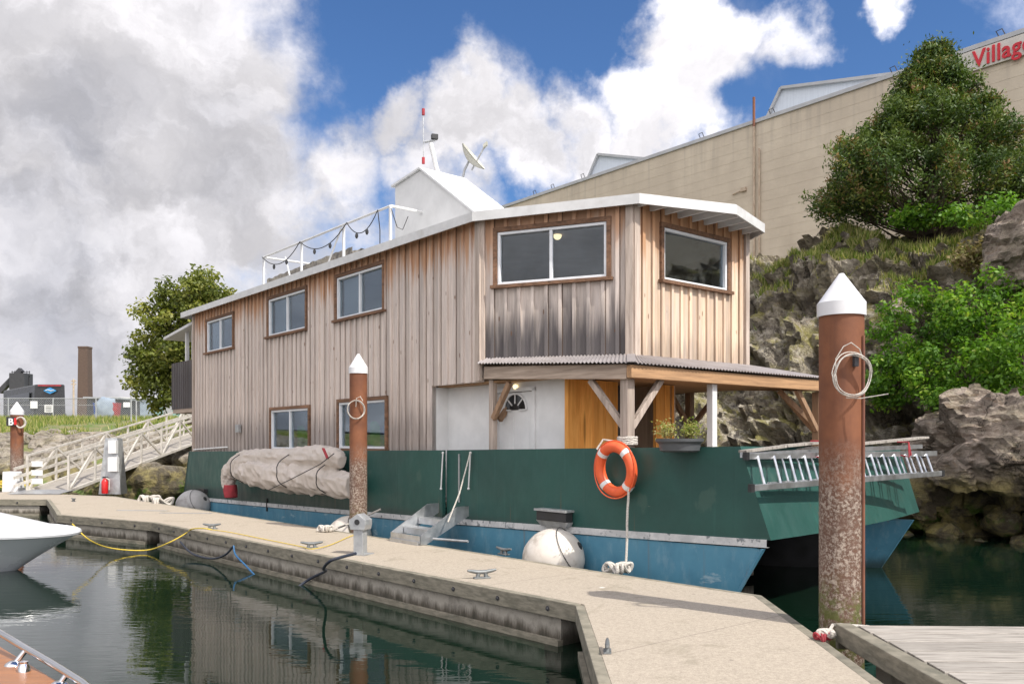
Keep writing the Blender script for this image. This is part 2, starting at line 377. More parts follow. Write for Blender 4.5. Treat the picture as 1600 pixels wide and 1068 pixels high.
M['lichen'] = pmat('lichen covered boards', (.33, .30, .25), (.12, .11, .10), 7, rough=.95, bmp=.6, bd=.03, dirt=(.5, .44, .33), dscale=5, kind='World')

def glassmat():
    m = bpy.data.materials.new('window glass'); m.use_nodes = True; t = NT(m.node_tree); t.n.clear()
    o = t.node('ShaderNodeOutputMaterial'); mx = t.node('ShaderNodeMixShader'); tr = t.node('ShaderNodeBsdfTransparent'); gl = t.node('ShaderNodeBsdfGlossy')
    tr.inputs[0].default_value = (.82, .86, .87, 1); gl.inputs['Roughness'].default_value = .02; gl.inputs[0].default_value = (.9, .95, 1, 1)
    fr = t.node('ShaderNodeFresnel'); fr.inputs[0].default_value = 1.65
    t.l.new(t.math('MULTIPLY', fr.outputs[0], .85, clamp=True), mx.inputs[0]); t.l.new(tr.outputs[0], mx.inputs[1]); t.l.new(gl.outputs[0], mx.inputs[2]); t.l.new(mx.outputs[0], o.inputs[0])
    return m
M['glass'] = glassmat()
def lampmat():
    m, t, b = base_mat('lit lamp globe'); b.inputs['Base Color'].default_value = (.9, .75, .5, 1); b.inputs['Emission Color'].default_value = (1, .78, .42, 1); b.inputs['Emission Strength'].default_value = 1.6
    return m
M['lamp'] = lampmat()

def bulwark_mat():
    m, t, b = base_mat('green hull paint'); p = coords(t, 'World')
    n1 = t.noise(p, 1.1, 5, .6); n2 = t.noise(t.scale(p, (2, 2, .8)), 3, 6, .65)
    col = t.mix(t.mapr(n1, .3, .7), (.013, .058, .048), (.018, .078, .064))
    col = t.mix(t.mapr(n2, .66, .78, 0, .35), col, (.12, .17, .15))
    s = t.noise(t.scale(p, (10, 10, .5)), 1, 4); col = t.mix(t.mapr(s, .6, .8, 0, .35), col, (.04, .13, .11))
    al = t.vmath('DOT_PRODUCT', p, tuple(D1), 1); z = t.node('ShaderNodeSeparateXYZ'); t.set(z.inputs[0], p)
    fr = t.math('FRACT', t.math('MULTIPLY', al, .41)); seam = t.mapr(t.math('ABSOLUTE', t.math('SUBTRACT', fr, .5)), .0, .009, 1, 0)
    pt = t.mapr(t.noise(t.scale(p, (1, 1, .7)), 1.7, 4, .5), .66, .70, 0, .5); col = t.mix(pt, col, (.05, .10, .08))
    sc_ = t.mapr(t.noise(t.scale(p, (2, 2, 14)), 2.4, 6, .7), .70, .74, 0, .7); col = t.mix(sc_, col, (.20, .22, .19))
    rr = t.math('MULTIPLY', t.mapr(t.noise(t.scale(p, (16, 16, .35)), 1, 3), .66, .74), t.mapr(z.outputs[2], 1.5, .95)); col = t.mix(t.math('MULTIPLY', rr, .6), col, (.16, .07, .03))
    low = t.mapr(t.math('ADD', z.outputs[2], t.math('MULTIPLY', n2, .16)), 1.0, .84, 0, .6); col = t.mix(low, col, (.03, .04, .035))
    t.l.new(col, b.inputs['Base Color']); t.set(b.inputs['Roughness'], t.mapr(n2, .3, .7, .38, .55)); bump(t, b, t.math('ADD', t.math('MULTIPLY', n1, 1.0), t.math('ADD', t.math('MULTIPLY', seam, .12), t.math('MULTIPLY', n2, .08))), .35, .04); return m
M['green'] = bulwark_mat()
def hull_mat():
    m, t, b = base_mat('blue hull paint'); p = coords(t, 'World'); z = t.node('ShaderNodeSeparateXYZ'); t.set(z.inputs[0], p)
    n1 = t.noise(p, 1.3, 6, .65); n2 = t.noise(t.scale(p, (3, 3, 1.2)), 2, 6, .7)
    col = t.mix(t.mapr(n1, .35, .65), (.055, .185, .275), (.08, .24, .34))
    col = t.mix(t.mapr(n2, .48, .70, 0, .45), col, (.20, .33, .40)); rs = t.noise(t.scale(p, (14, 14, .5)), 1, 4); col = t.mix(t.mapr(rs, .62, .76, 0, .5), col, (.17, .13, .10)); br = t.noise(t.scale(p, (.7, .7, 2.2)), 2, 6, .7); col = t.mix(t.mapr(br, .6, .68, 0, .7), col, (.34, .45, .50))
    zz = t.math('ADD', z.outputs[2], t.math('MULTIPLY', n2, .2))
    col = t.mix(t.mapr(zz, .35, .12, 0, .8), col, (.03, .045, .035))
    t.l.new(col, b.inputs['Base Color']); b.inputs['Roughness'].default_value = .5; bump(t, b, n2, .2, .02); return m
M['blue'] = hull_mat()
M['stripe'] = pmat('worn white stripe', (.60, .60, .59), (.42, .43, .43), 5, rough=.7, kind='World', dirt=(.12, .14, .15), dscale=9, dlo=.55, dhi=.65, bmp=.3)

def concrete_mat():
    m, t, b = base_mat('aggregate deck'); p = coords(t, 'World')
    f = t.noise(p, 90, 3, .7); g = t.noise(p, .8, 6, .6); h = t.noise(p, 5, 6, .7)
    f2 = t.noise(p, 28, 5, .8); col = t.mix(t.mapr(t.math('ADD', t.math('MULTIPLY', f, .5), t.math('MULTIPLY', f2, .5)), .32, .68), (.28, .24, .19), (.51, .44, .35)); col = t.mix(t.mapr(g, .35, .75, 0, .3), col, (.40, .34, .27))
    col = t.mix(t.mapr(h, .68, .74, 0, .5), col, (.28, .23, .18))
    v = t.voro(p, 2.2); col = t.mix(t.mapr(v, .03, .05, .5, 0), col, (.16, .14, .12))
    st = t.noise(t.vmath('ADD', p, (4, 8, 0)), 1.6, 7, .7, .6); col = t.mix(t.mapr(st, .56, .66, 0, .5), col, (.25, .22, .16)); v2 = t.voro(t.vmath('ADD', p, (3.3, 1.7, 0)), .9); col = t.mix(t.mapr(v2, .03, .045, .7, 0), col, (.75, .73, .68))
    fj = t.math('FRACT', t.math('MULTIPLY', t.vmath('DOT_PRODUCT', p, (D1.x, D1.y, 0), 1), .33)); sj = t.mapr(t.math('ABSOLUTE', t.math('SUBTRACT', fj, .5)), .0, .004, .55, 0); col = t.mix(sj, col, (.14, .12, .10))
    t.l.new(col, b.inputs['Base Color']); b.inputs['Roughness'].default_value = .9; b.inputs['Specular IOR Level'].default_value = .25; bump(t, b, f, .35, .006); return m
M['deck'] = concrete_mat()
def float_mat():
    m, t, b = base_mat('stained concrete float'); p = coords(t, 'World'); z = t.node('ShaderNodeSeparateXYZ'); t.set(z.inputs[0], p)
    s = t.noise(t.scale(p, (7, 7, 1.3)), 1, 6, .7); n = t.noise(p, 5, 6, .7)
    zz = t.math('ADD', z.outputs[2], t.math('MULTIPLY', t.math('SUBTRACT', s, .5), .35))
    col = t.ramp(t.mapr(zz, -.05, .42, smooth=False), [(0, (.02, .02, .012)), (.22, (.055, .05, .035)), (.3, (.10, .085, .065)), (.5, (.36, .33, .28)), (.8, (.30, .27, .225)), (1, (.22, .20, .17))])
    col = t.mix(t.mapr(n, .45, .7, 0, .5), col, (.09, .08, .065))
    t.l.new(col, b.inputs['Base Color']); b.inputs['Roughness'].default_value = .8; bump(t, b, n, .5, .02); return m
M['float'] = float_mat()
M['timber'] = pmat('weathered edge timber', (.29, .26, .20), (.17, .155, .115), 6, (1, 1, 4), .88, bmp=.5, bd=.01, kind='World', tn_=.12, dirt=(.10, .10, .075), dscale=2.5, dlo=.5, dhi=.75)
M['plank'] = pmat('grey deck plank', (.42, .385, .34), (.25, .225, .195), 5, (.8, 16, 3), .88, bmp=.4, bd=.005, kind='World', tn_=.12, dirt=(.15, .135, .115), dscale=2, dlo=.52, dhi=.64)

def pile_mat():
    m, t, b = base_mat('rusty steel pile'); p = coords(t, 'World'); z = t.node('ShaderNodeSeparateXYZ'); t.set(z.inputs[0], p)
    n = t.noise(p, 3, 6, .6); f = t.noise(p, 34, 8, .8); v = t.noise(t.scale(p, (8, 8, .6)), 1, 5)
    col = t.mix(t.mapr(n, .3, .7), (.135, .048, .022), (.215, .080, .034)); col = t.mix(t.mapr(v, .55, .8, 0, .6), col, (.09, .035, .02))
    zz = z.outputs[2]; zj = t.math('ADD', zz, t.math('MULTIPLY', t.math('SUBTRACT', n, .5), .7))
    low = t.mapr(zj, 2.1, 1.45)
    barn = t.math('MULTIPLY', low, t.math('MULTIPLY', t.mapr(f, .46, .57), t.mapr(t.noise(p, 4, 5, .7), .34, .54, .2, .95))); col = t.mix(t.math('MULTIPLY', low, .75), col, (.10, .06, .043))
    col = t.mix(barn, col, (.40, .33, .27))
    alg = t.math('MULTIPLY', t.mapr(zj, 1.05, .6), t.mapr(t.noise(p, 6, 5, .7), .45, .6)); col = t.mix(alg, col, (.10, .11, .02))
    t.l.new(col, b.inputs['Base Color']); b.inputs['Roughness'].default_value = .75
    bump(t, b, t.math('ADD', t.math('MULTIPLY', n, .3), t.math('MULTIPLY', barn, .6)), .6, .015); return m
M['pile'] = pile_mat()
M['cap'] = pmat('pile cap plastic', (.70, .70, .71), (.63, .63, .64), 3, rough=.45, bmp=.03, dirt=(.6, .57, .53), dscale=2)

def rock_mat(name, moss=.6, lichen=.6, strata=25, stra=.35, base=((.16, .135, .11), (.54, .475, .375)), warm=(.42, .31, .18)):
    m, t, b = base_mat(name); g = t.node('ShaderNodeNewGeometry'); p = g.outputs['Position']; nz = t.node('ShaderNodeSeparateXYZ'); t.set(nz.inputs[0], g.outputs['Normal'])
    z = t.node('ShaderNodeSeparateXYZ'); t.set(z.inputs[0], p); zz = z.outputs[2]
    big = t.noise(p, .55, 6, .6, .5); med = t.noise(p, 2.2, 8, .68, .3); fine = t.noise(p, 9, 8, .72); st = t.noise(t.scale(p, (1.2, 1.2, 3.5)), 1.4, 7, .7, 1.2)
    col = t.mix(t.mapr(med, .35, .68), base[0], base[1]); col = t.mix(t.mapr(st, .55, .7, 0, .7), col, warm)
    cr = t.voro(t.vmath('ADD', p, t.vmath('MULTIPLY', t.noise(p, 1.1, 6, .7, 0, 'Color'), (2.2, 2.2, 2.2))), .55, 'DISTANCE_TO_EDGE'); ck = t.mapr(t.noise(p, .8, 3), .45, .6)
    col = t.mix(t.math('MULTIPLY', ck, t.mapr(cr, .0, .03, .85, 0)), col, (.025, .022, .02))
    pit = t.noise(p, 4.5, 8, .75, .8); col = t.mix(t.mapr(pit, .36, .46, .65, 0), col, (.045, .042, .038))
    rot = t.node('ShaderNodeMapping'); t.set(rot.inputs[0], p); rot.inputs['Rotation'].default_value = (0, math.radians(strata), .3); rot.inputs['Scale'].default_value = (.5, .8, 5)
    ly = t.noise(rot.outputs[0], 1.6, 8, .7, .6); col = t.mix(t.mapr(ly, .52, .66, 0, stra), col, tuple(x*.35 for x in warm))
    li = t.math('MULTIPLY', t.mapr(fine, .50, .60), t.mapr(big, .36, .54)); up = t.mapr(nz.outputs[2], -.25, .4, .15, 1)
    col = t.mix(t.math('MULTIPLY', t.math('MULTIPLY', li, up), lichen), col, (.66, .61, .48))
    mo = t.math('MULTIPLY', t.mapr(t.noise(p, 1.3, 7, .7), .44, .60), up); col = t.mix(t.math('MULTIPLY', mo, moss), col, (.24, .215, .05))
    zj = t.math('ADD', zz, t.math('MULTIPLY', t.math('SUBTRACT', big, .5), 1.6))
    tide = t.mapr(zj, 1.5, 1.0); col = t.mix(t.math('MULTIPLY', tide, .8), col, t.mix(t.mapr(med, .42, .6), (.08, .065, .035), (.28, .23, .065)))
    gr = t.math('MULTIPLY', t.mapr(zj, .95, .5), t.mapr(t.noise(p, 1.7, 5, .6), .5, .62)); col = t.mix(gr, col, (.09, .15, .02))
    t.l.new(col, b.inputs['Base Color']); b.inputs['Roughness'].default_value = .9; b.inputs['Specular IOR Level'].default_value = .3
    h = t.math('ADD', t.math('MULTIPLY', med, .7), t.math('ADD', t.math('MULTIPLY', fine, .3), t.math('ADD', t.math('MULTIPLY', pit, .5), t.math('MULTIPLY', ly, .35))))
    bump(t, b, h, 1.0, .26); return m
M['rock'] = rock_mat('mossy rock', .8, .95)
M['slab'] = rock_mat('bare grey rock', .15, .3, 35, .75, ((.22, .18, .145), (.56, .46, .38)), (.38, .25, .16))
M['riprap'] = rock_mat('riprap rock', .2, .4, 0, .3, ((.20, .17, .14), (.50, .44, .37)), (.38, .28, .18))
def ground_mat():
    m, t, b = base_mat('grassy soil'); p = coords(t, 'World')
    n = t.noise(p, .9, 7, .7); f = t.noise(p, 6, 6, .7)
    col = t.mix(t.mapr(n, .4, .6), (.10, .16, .03), (.24, .21, .10)); col = t.mix(t.mapr(f, .5, .7, 0, .6), col, (.20, .17, .11))
    t.l.new(col, b.inputs['Base Color']); b.inputs['Roughness'].default_value = .95; bump(t, b, f, .8, .1); return m
M['soil'] = ground_mat()
def leafmat(name, stops, trans=.35, rough=.5):
    m, t, b = base_mat(name); o = t.n['Material Output']
    tt = tone(t); col = t.ramp(tt, stops); t.l.new(col, b.inputs['Base Color']); b.inputs['Roughness'].default_value = rough; b.inputs['Specular IOR Level'].default_value = .35
    tl = t.node('ShaderNodeBsdfTranslucent'); t.l.new(t.mix(1.0, col, (1.5, 1.6, .7), 'MULTIPLY'), tl.inputs[0])
    mx = t.node('ShaderNodeMixShader'); mx.inputs[0].default_value = trans; t.l.new(b.outputs[0], mx.inputs[1]); t.l.new(tl.outputs[0], mx.inputs[2]); t.l.new(mx.outputs[0], o.inputs[0]); return m
M['leaf_tree'] = leafmat('broadleaf', [(0, (.06, .08, .018)), (.5, (.15, .18, .03)), (1, (.30, .29, .07))])
M['leaf_ever'] = leafmat('evergreen', [(0, (.02, .045, .012)), (.45, (.06, .105, .018)), (.8, (.12, .16, .028)), (.93, (.16, .18, .04)), (1, (.19, .12, .04))], .2)
M['leaf_shrub'] = leafmat('bright shrub', [(0, (.03, .075, .012)), (.45, (.09, .20, .018)), (.8, (.17, .32, .03)), (1, (.30, .38, .06))], .4)
M['leaf_grass'] = leafmat('grass', [(0, (.09, .14, .03)), (.45, (.20, .26, .05)), (.7, (.36, .34, .12)), (1, (.50, .44, .24))], .4, .7)
M['leaf_dry'] = leafmat('dry brush', [(0, (.14, .10, .05)), (.6, (.25, .20, .10)), (1, (.16, .19, .05))], .3, .8)
M['bark'] = pmat('bark', (.10, .075, .05), (.05, .035, .025), 6, (1, 1, .3), .95, bmp=.8, bd=.03, kind='World')

def water_mat():
    m, t, b = base_mat('harbour water'); p = coords(t, 'World')
    n1 = t.noise(t.scale(p, (1.3, 4.5, 1)), 1.5, 3, .5, .3); n2 = t.noise(t.scale(p, (.35, .8, 1)), 1.0, 3, .5); n3 = t.noise(t.scale(p, (5, 12, 1)), 1.2, 2, .5)
    amp = t.mapr(t.noise(p, .25, 3, .5), .35, .65, .35, 1.0)
    h = t.math('MULTIPLY', t.math('ADD', t.math('MULTIPLY', n1, .5), t.math('ADD', t.math('MULTIPLY', n2, 1.0), t.math('MULTIPLY', n3, .09))), amp)
    b.inputs['Base Color'].default_value = (.004, .014, .008, 1); b.inputs['Roughness'].default_value = .015; b.inputs['IOR'].default_value = 1.36
    b.inputs['Specular IOR Level'].default_value = .75
    bump(t, b, h, .11, .05); return m
M['water'] = water_mat()

# ------------------------------------------------------------------ setting: water, ground
mb = MB(); mb.add([(-600, -200, 0), (400, -200, 0), (400, 160, 0), (-600, 160, 0)], [(0, 1, 2, 3)])
tag(mb.build('water', M['water'], recalc=False), kind='structure')
mb = MB(); mb.add([(-2500, 70, 3.9), (2500, 70, 3.9), (2500, 3500, 3.9), (-2500, 3500, 3.9)], [(0, 1, 2, 3)])
tag(mb.build('ground', M['soil'], recalc=False), kind='structure')
def fbm(p, o=4, h=.55):
    v = 0; a_ = 1
    for _ in range(o): v += a_*noise.noise(p); a_ *= h; p = p*2.05+V((3.1, 1.7, 5.3))
    return v
# left shore bank
def bank(x, y):
    ys = 31.5+1.2*noise.noise(V((x*.12, 3, 0)))+(.0 if x > -25 else 0)
    d = y-ys
    pts = [(-6, -2.2), (0, 0), (3, 1.2), (7, 2.1), (16, 2.75), (38, 3.9), (60, 3.95)]
    for (a0, z0), (a1, z1) in zip(pts, pts[1:]):
        if d <= a1: 
            k = max(0, (d-a0)/(a1-a0)); z = z0+(z1-z0)*k; break
    else: z = 3.95
    return z+.22*fbm(V((x*.5, y*.5, 2)), 4)*(1 if d < 30 else .2)
mb = MB(); mb.grid(lambda u, v: (lambda x, y: (x, y, bank(x, y)))(-95+u*103, 26+v*50), 260, 150)
tag(mb.build('shore_bank', M['soil'], recalc=False, smooth=180), kind='structure')
# right rocky hillside, along the boat
PROF = [(17.6, -1.2), (19.3, 0), (19.9, 1.3), (20.9, 2.5), (22.0, 3.6), (23.1, 5.6), (24.3, 7.5), (26.0, 8.6), (28.5, 9.25), (33.0, 9.5), (40, 9.5)]
cum = [0]
for q, r_ in zip(PROF, PROF[1:]): cum.append(cum[-1]+math.hypot(r_[0]-q[0], r_[1]-q[1]))
def prof(s):
    s *= cum[-1]
    for i in range(len(PROF)-1):
        if s <= cum[i+1]+1e-9:
            k = (s-cum[i])/(cum[i+1]-cum[i]); return PROF[i][0]+(PROF[i+1][0]-PROF[i][0])*k, PROF[i][1]+(PROF[i+1][1]-PROF[i][1])*k
    return PROF[-1]
def facet(q):
    a_, b_ = noise.voronoi(V((q.x*1.5+.4*q.z, q.y*1.5, q.z*1.1)))
    c_ = noise.cell(b_[0]*5.3+V((1, 2, 3))); k = b_[0]; tl = (q.x*1.5+.4*q.z-k.x)*(c_-.5)+(q.z*1.1-k.z)*(noise.cell(b_[0]*9.1)-.5)
    return .30*(c_-.5)+.35*tl-.12*max(0, .12-(a_[1]-a_[0]))/.12
ts = list(np.linspace(-45, 4, 80))+list(np.linspace(4.06, 22, 270))+list(np.linspace(22.3, 48, 70))
ss = list(np.linspace(0, .8, 180))+list(np.linspace(.81, 1, 12))
mb = MB(); nv = len(ss)
for t_ in ts:
    fall = 1-max(0, min(1, (t_-24)/20))*.62
    for s_ in ss:
        n_, z_ = prof(s_); z_ = z_*fall if z_ > 0 else z_
        p = B(t_, n_, z_)
        q = p+V((fbm(p*.3), fbm(p*.3+V((9, 9, 9))), fbm(p*.3-V((7, 3, 1)))))*.7
        d_, pt = noise.voronoi(V((q.x*.55, q.y*.55, q.z*.9))); cell = noise.cell(pt[0]*3.1)
        amt = min(1, max(0, (z_+1.2)/2))*(1 if n_ < 27 else max(.15, 1-(n_-27)/3))
        disp = (.85*fbm(q*.42, 5, .52)+.75*(cell-.5)+.55*(d_[1]-d_[0])-.2+.20*noise.ridged_multi_fractal(q*1.6, .8, 2.2, 4, 1, 2)-.15+facet(q))*amt
        dr = (-NN*.85+UP*.5)
        p = p+dr*disp
        mb.v.append(p)
for i in range(len(ts)-1):
    for j in range(nv-1): mb.f.append([i*nv+j, (i+1)*nv+j, (i+1)*nv+j+1, i*nv+j+1]); mb.tone.append(.5)
tag(mb.build('rocky_hillside', M['rock'], recalc=False, smooth=16), kind='structure')

def boulder(mb, c, r, seed, sub=2, squash=.7, ax=None):
    bm = bmesh.new(); bmesh.ops.create_icosphere(bm, subdivisions=sub, radius=1); k = len(mb.v); o = V((seed*7.13, seed*3.7, seed*1.9))
    rot = Matrix.Rotation(seed*2.399, 3, 'Z')@Matrix.Rotation(seed*1.31, 3, 'X'); r = V(r) if not isinstance(r, (int, float)) else V((r, r, r*squash))
    for v in bm.verts:
        d = v.co.normalized(); dd, pt = noise.voronoi(d*1.3+o); g = 1+.30*noise.noise(d*1.4+o)+.22*(dd[1]-dd[0])+.10*noise.noise(d*4+o)
        q = rot@(d*g); q = V((q.x*r.x, q.y*r.y, q.z*r.z)); mb.v.append(V(c)+q)
    idx = {v: i for i, v in enumerate(bm.verts)}; tt = random.random()
    for f in bm.faces: mb.f.append([k+idx[v] for v in f.verts]); mb.tone.append(tt)
    bm.free()
# large slab outcrops at the right shore
def outcrop(name, poly_c, r, seed, mat, label, sub=6):
    bm = bmesh.new(); bmesh.ops.create_icosphere(bm, subdivisions=sub, radius=1); m_ = MB(); o = V((seed, seed*2, seed*3)); c = V(poly_c)
    for v in bm.verts:
        d = v.co.normalized()
        # blocky: pull towards a box
        bx_ = max(abs(d.x), abs(d.y), abs(d.z)); d2 = d*(1/bx_)**.55
        q = D1*(-d2.x*r[0])+NN*d2.y*r[1]+UP*(d2.z*r[2])+(-NN*.0)
        w_ = c+q; dd, pt = noise.voronoi(V((w_.x*.6, w_.y*.6, w_.z*1.1))+o)
        g = .35*fbm(w_*.5+o, 5)+.45*(noise.cell(pt[0]*2.3)-.5)+.10*noise.ridged_multi_fractal(w_*1.5+V((0, 0, w_.z*2)), .8, 2.2, 4, 1, 2)+facet(w_)*.35+.22*abs(((w_.z*1.6-w_.x*.8+.4*noise.noise(w_)) % 1)-.5)
        m_.v.append(w_+d*g)
    idx = {v: i for i, v in enumerate(bm.verts)}
    for f in bm.faces: m_.f.append([idx[v] for v in f.verts]); m_.tone.append(.5)
    bm.free(); o_ = m_.build(name, mat, origin=c-UP*c.z, smooth=16); return tag(o_, label, 'rock')
outcrop('rock_outcrop', tuple(D(1625, 705, 18.0)), (2.6, 1.7, 1.25), 3, M['slab'], 'large bare grey slab of rock rising from the water at the right edge')
outcrop('rock_outcrop', tuple(D(1445, 745, 19.6)), (.75, 1.1, 1.0), 8, M['slab'], 'pale upright rock with a tan face behind the right end of the ladder', 5)
outcrop('rock_outcrop', tuple(D(1640, 400, 20.5)), (1.3, 1.3, 1.0), 11, M['slab'], 'dark rounded boulder among shrubs high on the slope at the right edge', 5)
mb = MB(); random.seed(3)
for i in range(150):
    t_ = random.uniform(5, 19); n_ = random.uniform(18.0, 19.8); r_ = random.uniform(.12, .42)
    boulder(mb, B(t_, n_, (n_-19.0)*.9-.02), r_, i+1, 2)
tag(mb.build('shore_rocks', M['rock'], recalc=False, smooth=30), 'small weedy rocks along the waterline below the mossy cliff', 'rocks', kind='stuff')
mb = MB()
for i in range(1100):
    x = random.uniform(-48, -3); y = random.uniform(31.0, 40.5); r_ = random.uniform(.18, .62)*(1 if y < 38 else .8)
    boulder(mb, (x, y, bank(x, y)+r_*.1), r_, i+1, 2, .75)
tag(mb.build('riprap', M['riprap'], recalc=False, smooth=28), 'loose grey and tan rocks piled along the bank under the grass', 'rocks', kind='stuff')
mb = MB(); boulder(mb, D(243, 756, 31.2), (1.15, .8, .75), 5, 4)
tag(mb.build('boulder', M['riprap'], origin=D(243, 770, 31.2), smooth=30), 'big brown rounded boulder at the water behind the dock, right of the red extinguisher', 'rock')

# ------------------------------------------------------------------ foliage
def leaves(name, pts, nrm, size, mat, parent=None, origin=None, tones=None, aspect=.5, jitter=.6):
    n = len(pts); pts = np.asarray(pts); nr = np.asarray(nrm)+np.random.normal(0, jitter, (n, 3)); nr /= np.linalg.norm(nr, axis=1)[:, None]+1e-9
    rnd = np.random.normal(0, 1, (n, 3)); ax = np.cross(nr, rnd); ax /= np.linalg.norm(ax, axis=1)[:, None]+1e-9; ay = np.cross(nr, ax)
    s = size*np.random.uniform(.6, 1.4, (n, 1)); a = ax*s; b_ = ay*s*aspect
    if origin is None: origin = WL.get(parent.name, V((0, 0, 0))) if parent else V((0, 0, 0))
    vs = np.stack([pts-a, pts+b_, pts+a, pts-b_], 1).reshape(-1, 3)-np.array(origin)
    me = bpy.data.meshes.new(name); me.vertices.add(4*n); me.vertices.foreach_set('co', vs.ravel().astype(np.float32))
    me.loops.add(4*n); me.loops.foreach_set('vertex_index', np.arange(4*n, dtype=np.int32)); me.polygons.add(n)
    me.polygons.foreach_set('loop_start', np.arange(0, 4*n, 4, dtype=np.int32)); me.polygons.foreach_set('loop_total', np.full(n, 4, dtype=np.int32))
    me.update(calc_edges=True); ca = me.color_attributes.new('tone', 'FLOAT_COLOR', 'CORNER'); tt = np.random.rand(n) if tones is None else np.clip(tones, 0, 1)
    cc = np.ones((4*n, 4), dtype=np.float32); cc[:, :3] = np.repeat(tt, 4)[:, None]; ca.data.foreach_set('color', cc.ravel()); me.validate()
    me.materials.append(mat); o = bpy.data.objects.new(name, me); COL.objects.link(o)
    if parent: o.parent = parent
    else: o.location = origin; 
    return o
def clump_leaves(clumps, per):
    P = []; N = []; T = []
    for (c, r, tn0) in clumps:
        k = int(per*(r**2)); d = np.random.normal(0, 1, (k, 3)); d /= np.linalg.norm(d, axis=1)[:, None]
        rad = r*np.random.uniform(.35, 1.08, (k, 1)); P.append(np.array(c)+d*rad*np.array([1, 1, .8])); N.append(d+np.array([0, 0, .6])); T.append(np.clip(tn0+np.random.normal(0, .16, k), 0, 1))
    return np.concatenate(P), np.concatenate(N), np.concatenate(T)
def limb(mb, p, q, r0, r1, wob=.1, n=6):
    p = V(p); q = V(q); L = (q-p).length; pts = []
    for i in range(n+1):
        k = i/n; w_ = V((random.uniform(-1, 1), random.uniform(-1, 1), random.uniform(-.4, .4)))*wob*L*.2*(0 if i in (0, n) else 1); pts.append(p.lerp(q, k)+w_)
    mb.tube(pts, [r0+(r1-r0)*i/n for i in range(n+1)], 7)
def make_tree(name, base, blobs_, per, size, mat, label, trunk_r, cat='tree', aspect=.5, group=None, nclump=90, cr=(.35, .75)):
    """blobs_: (centre, rx, ry, rz) ellipsoids that hold the clumps"""
    th = thing(name, base, label, cat, group); tb = MB(); top = max(b_[0].z for b_ in blobs_); cl = []
    limb(tb, base, V((blobs_[0][0].x, blobs_[0][0].y, blobs_[0][0].z)), trunk_r, trunk_r*.45, .4, 8)
    for (c, rx, ry, rz) in blobs_:
        limb(tb, V(base).lerp(V(blobs_[0][0]), .5), c, trunk_r*.5, trunk_r*.2, .6)
        k = int(nclump*rx*rz/sum(b_[1]*b_[3] for b_ in blobs_))
        for i in range(k):
            d = V((random.gauss(0, 1), random.gauss(0, 1), random.gauss(0, 1))).normalized(); f = random.uniform(.35, 1.0)**.6
            p = V(c)+V((d.x*rx, d.y*ry, d.z*rz))*f; r_ = random.uniform(*cr)
            cl.append((p, r_, random.uniform(.25, .8)))
            if i % 2 == 0: limb(tb, c, p, trunk_r*.16, trunk_r*.04, .6, 4)
    tb.build('trunk', M['bark'], th, smooth=True)
    P, N, T = clump_leaves(cl, per); leaves('crown', P, N, size, mat, th, tones=T, aspect=aspect)
    return th
random.seed(11)
# broadleaf tree behind the stern
Yt = 41.0
def TP(px, py, dy=0): return D(px, py, Yt+dy)
make_tree('broadleaf_tree', V((TP(300, 640).x, Yt, 2.9)), [(TP(290, 520), 2.3, 2.2, 2.4), (TP(300, 462), 1.7, 1.7, 1.3), (TP(250, 560), 1.5, 1.5, 1.7), (TP(330, 500), 1.9, 1.6, 1.7), (TP(238, 590), 1.1, 1.1, .8), (TP(270, 632), 1.2, 1.2, .7)],
          420, .095, M['leaf_tree'], 'rounded broadleaf tree with glossy yellow green leaves behind the stern of the houseboat', .22, nclump=230, cr=(.3, .7), aspect=.6)
# evergreen tree on the hill top
Ye = 26.4
th = thing('evergreen_tree', V((D(1455, 350, Ye).x, Ye, 8.7)), 'broad dark evergreen tree with bushy conical crown on the rocky hill before the beige building', 'tree')
tb = MB(); bx, bz = D(1455, 350, Ye).x, 8.7; topz = D(1470, 76, Ye).z
limb(tb, (bx, Ye, bz-.3), (bx+.2, Ye, topz-.2), .22, .02, .2, 10); P = []; N = []; T = []
def crown_r(h):   # h 0 bottom .. 1 top
    return 4.0*(1-h)**1.0*(1 if h > .06 else .85)+.10
for i in range(620):
    h = random.random()**1.25; az = random.uniform(0, 2*math.pi); R_ = crown_r(h)*random.uniform(.66, 1.03)*(1+.13*math.sin(az*3+h*14))
    z0 = bz+.1+h*(topz-bz)*.97; lean = .25+.5*h
    tip = V((bx+.15*h+math.cos(az)*R_, Ye+math.sin(az)*R_*.8, z0+R_*.18)); root = V((bx, Ye, z0-R_*.35))
    if i % 3 == 0: limb(tb, root, tip, .04, .008, .3, 4)
    L = (tip-root).length; cl_t = random.choice((.15, .3, .5, .5, .7, .85))
    m_ = 165
    for k in range(m_):
        f = 1-abs(random.gauss(0, .16)); w_ = .13+.20*(1-f)*2
        p = root.lerp(tip, f)+V((random.gauss(0, w_), random.gauss(0, w_), random.gauss(0, w_*.75)+.05))
        P.append(p); N.append((random.gauss(0, .4), random.gauss(0, .4), .5)); T.append(cl_t+random.gauss(0, .12))
    for k in range(16):    # upward shoots at the tip
        P.append(tip+V((random.gauss(0, .07), random.gauss(0, .07), random.uniform(0, .26)))); N.append((random.gauss(0, 1), random.gauss(0, 1), 0)); T.append(cl_t+.15)
tb.build('trunk', M['bark'], th, smooth=True)
leaves('crown', np.array([tuple(p) for p in P]), N, .062, M['leaf_ever'], th, tones=np.array(T), aspect=.34, jitter=.5)
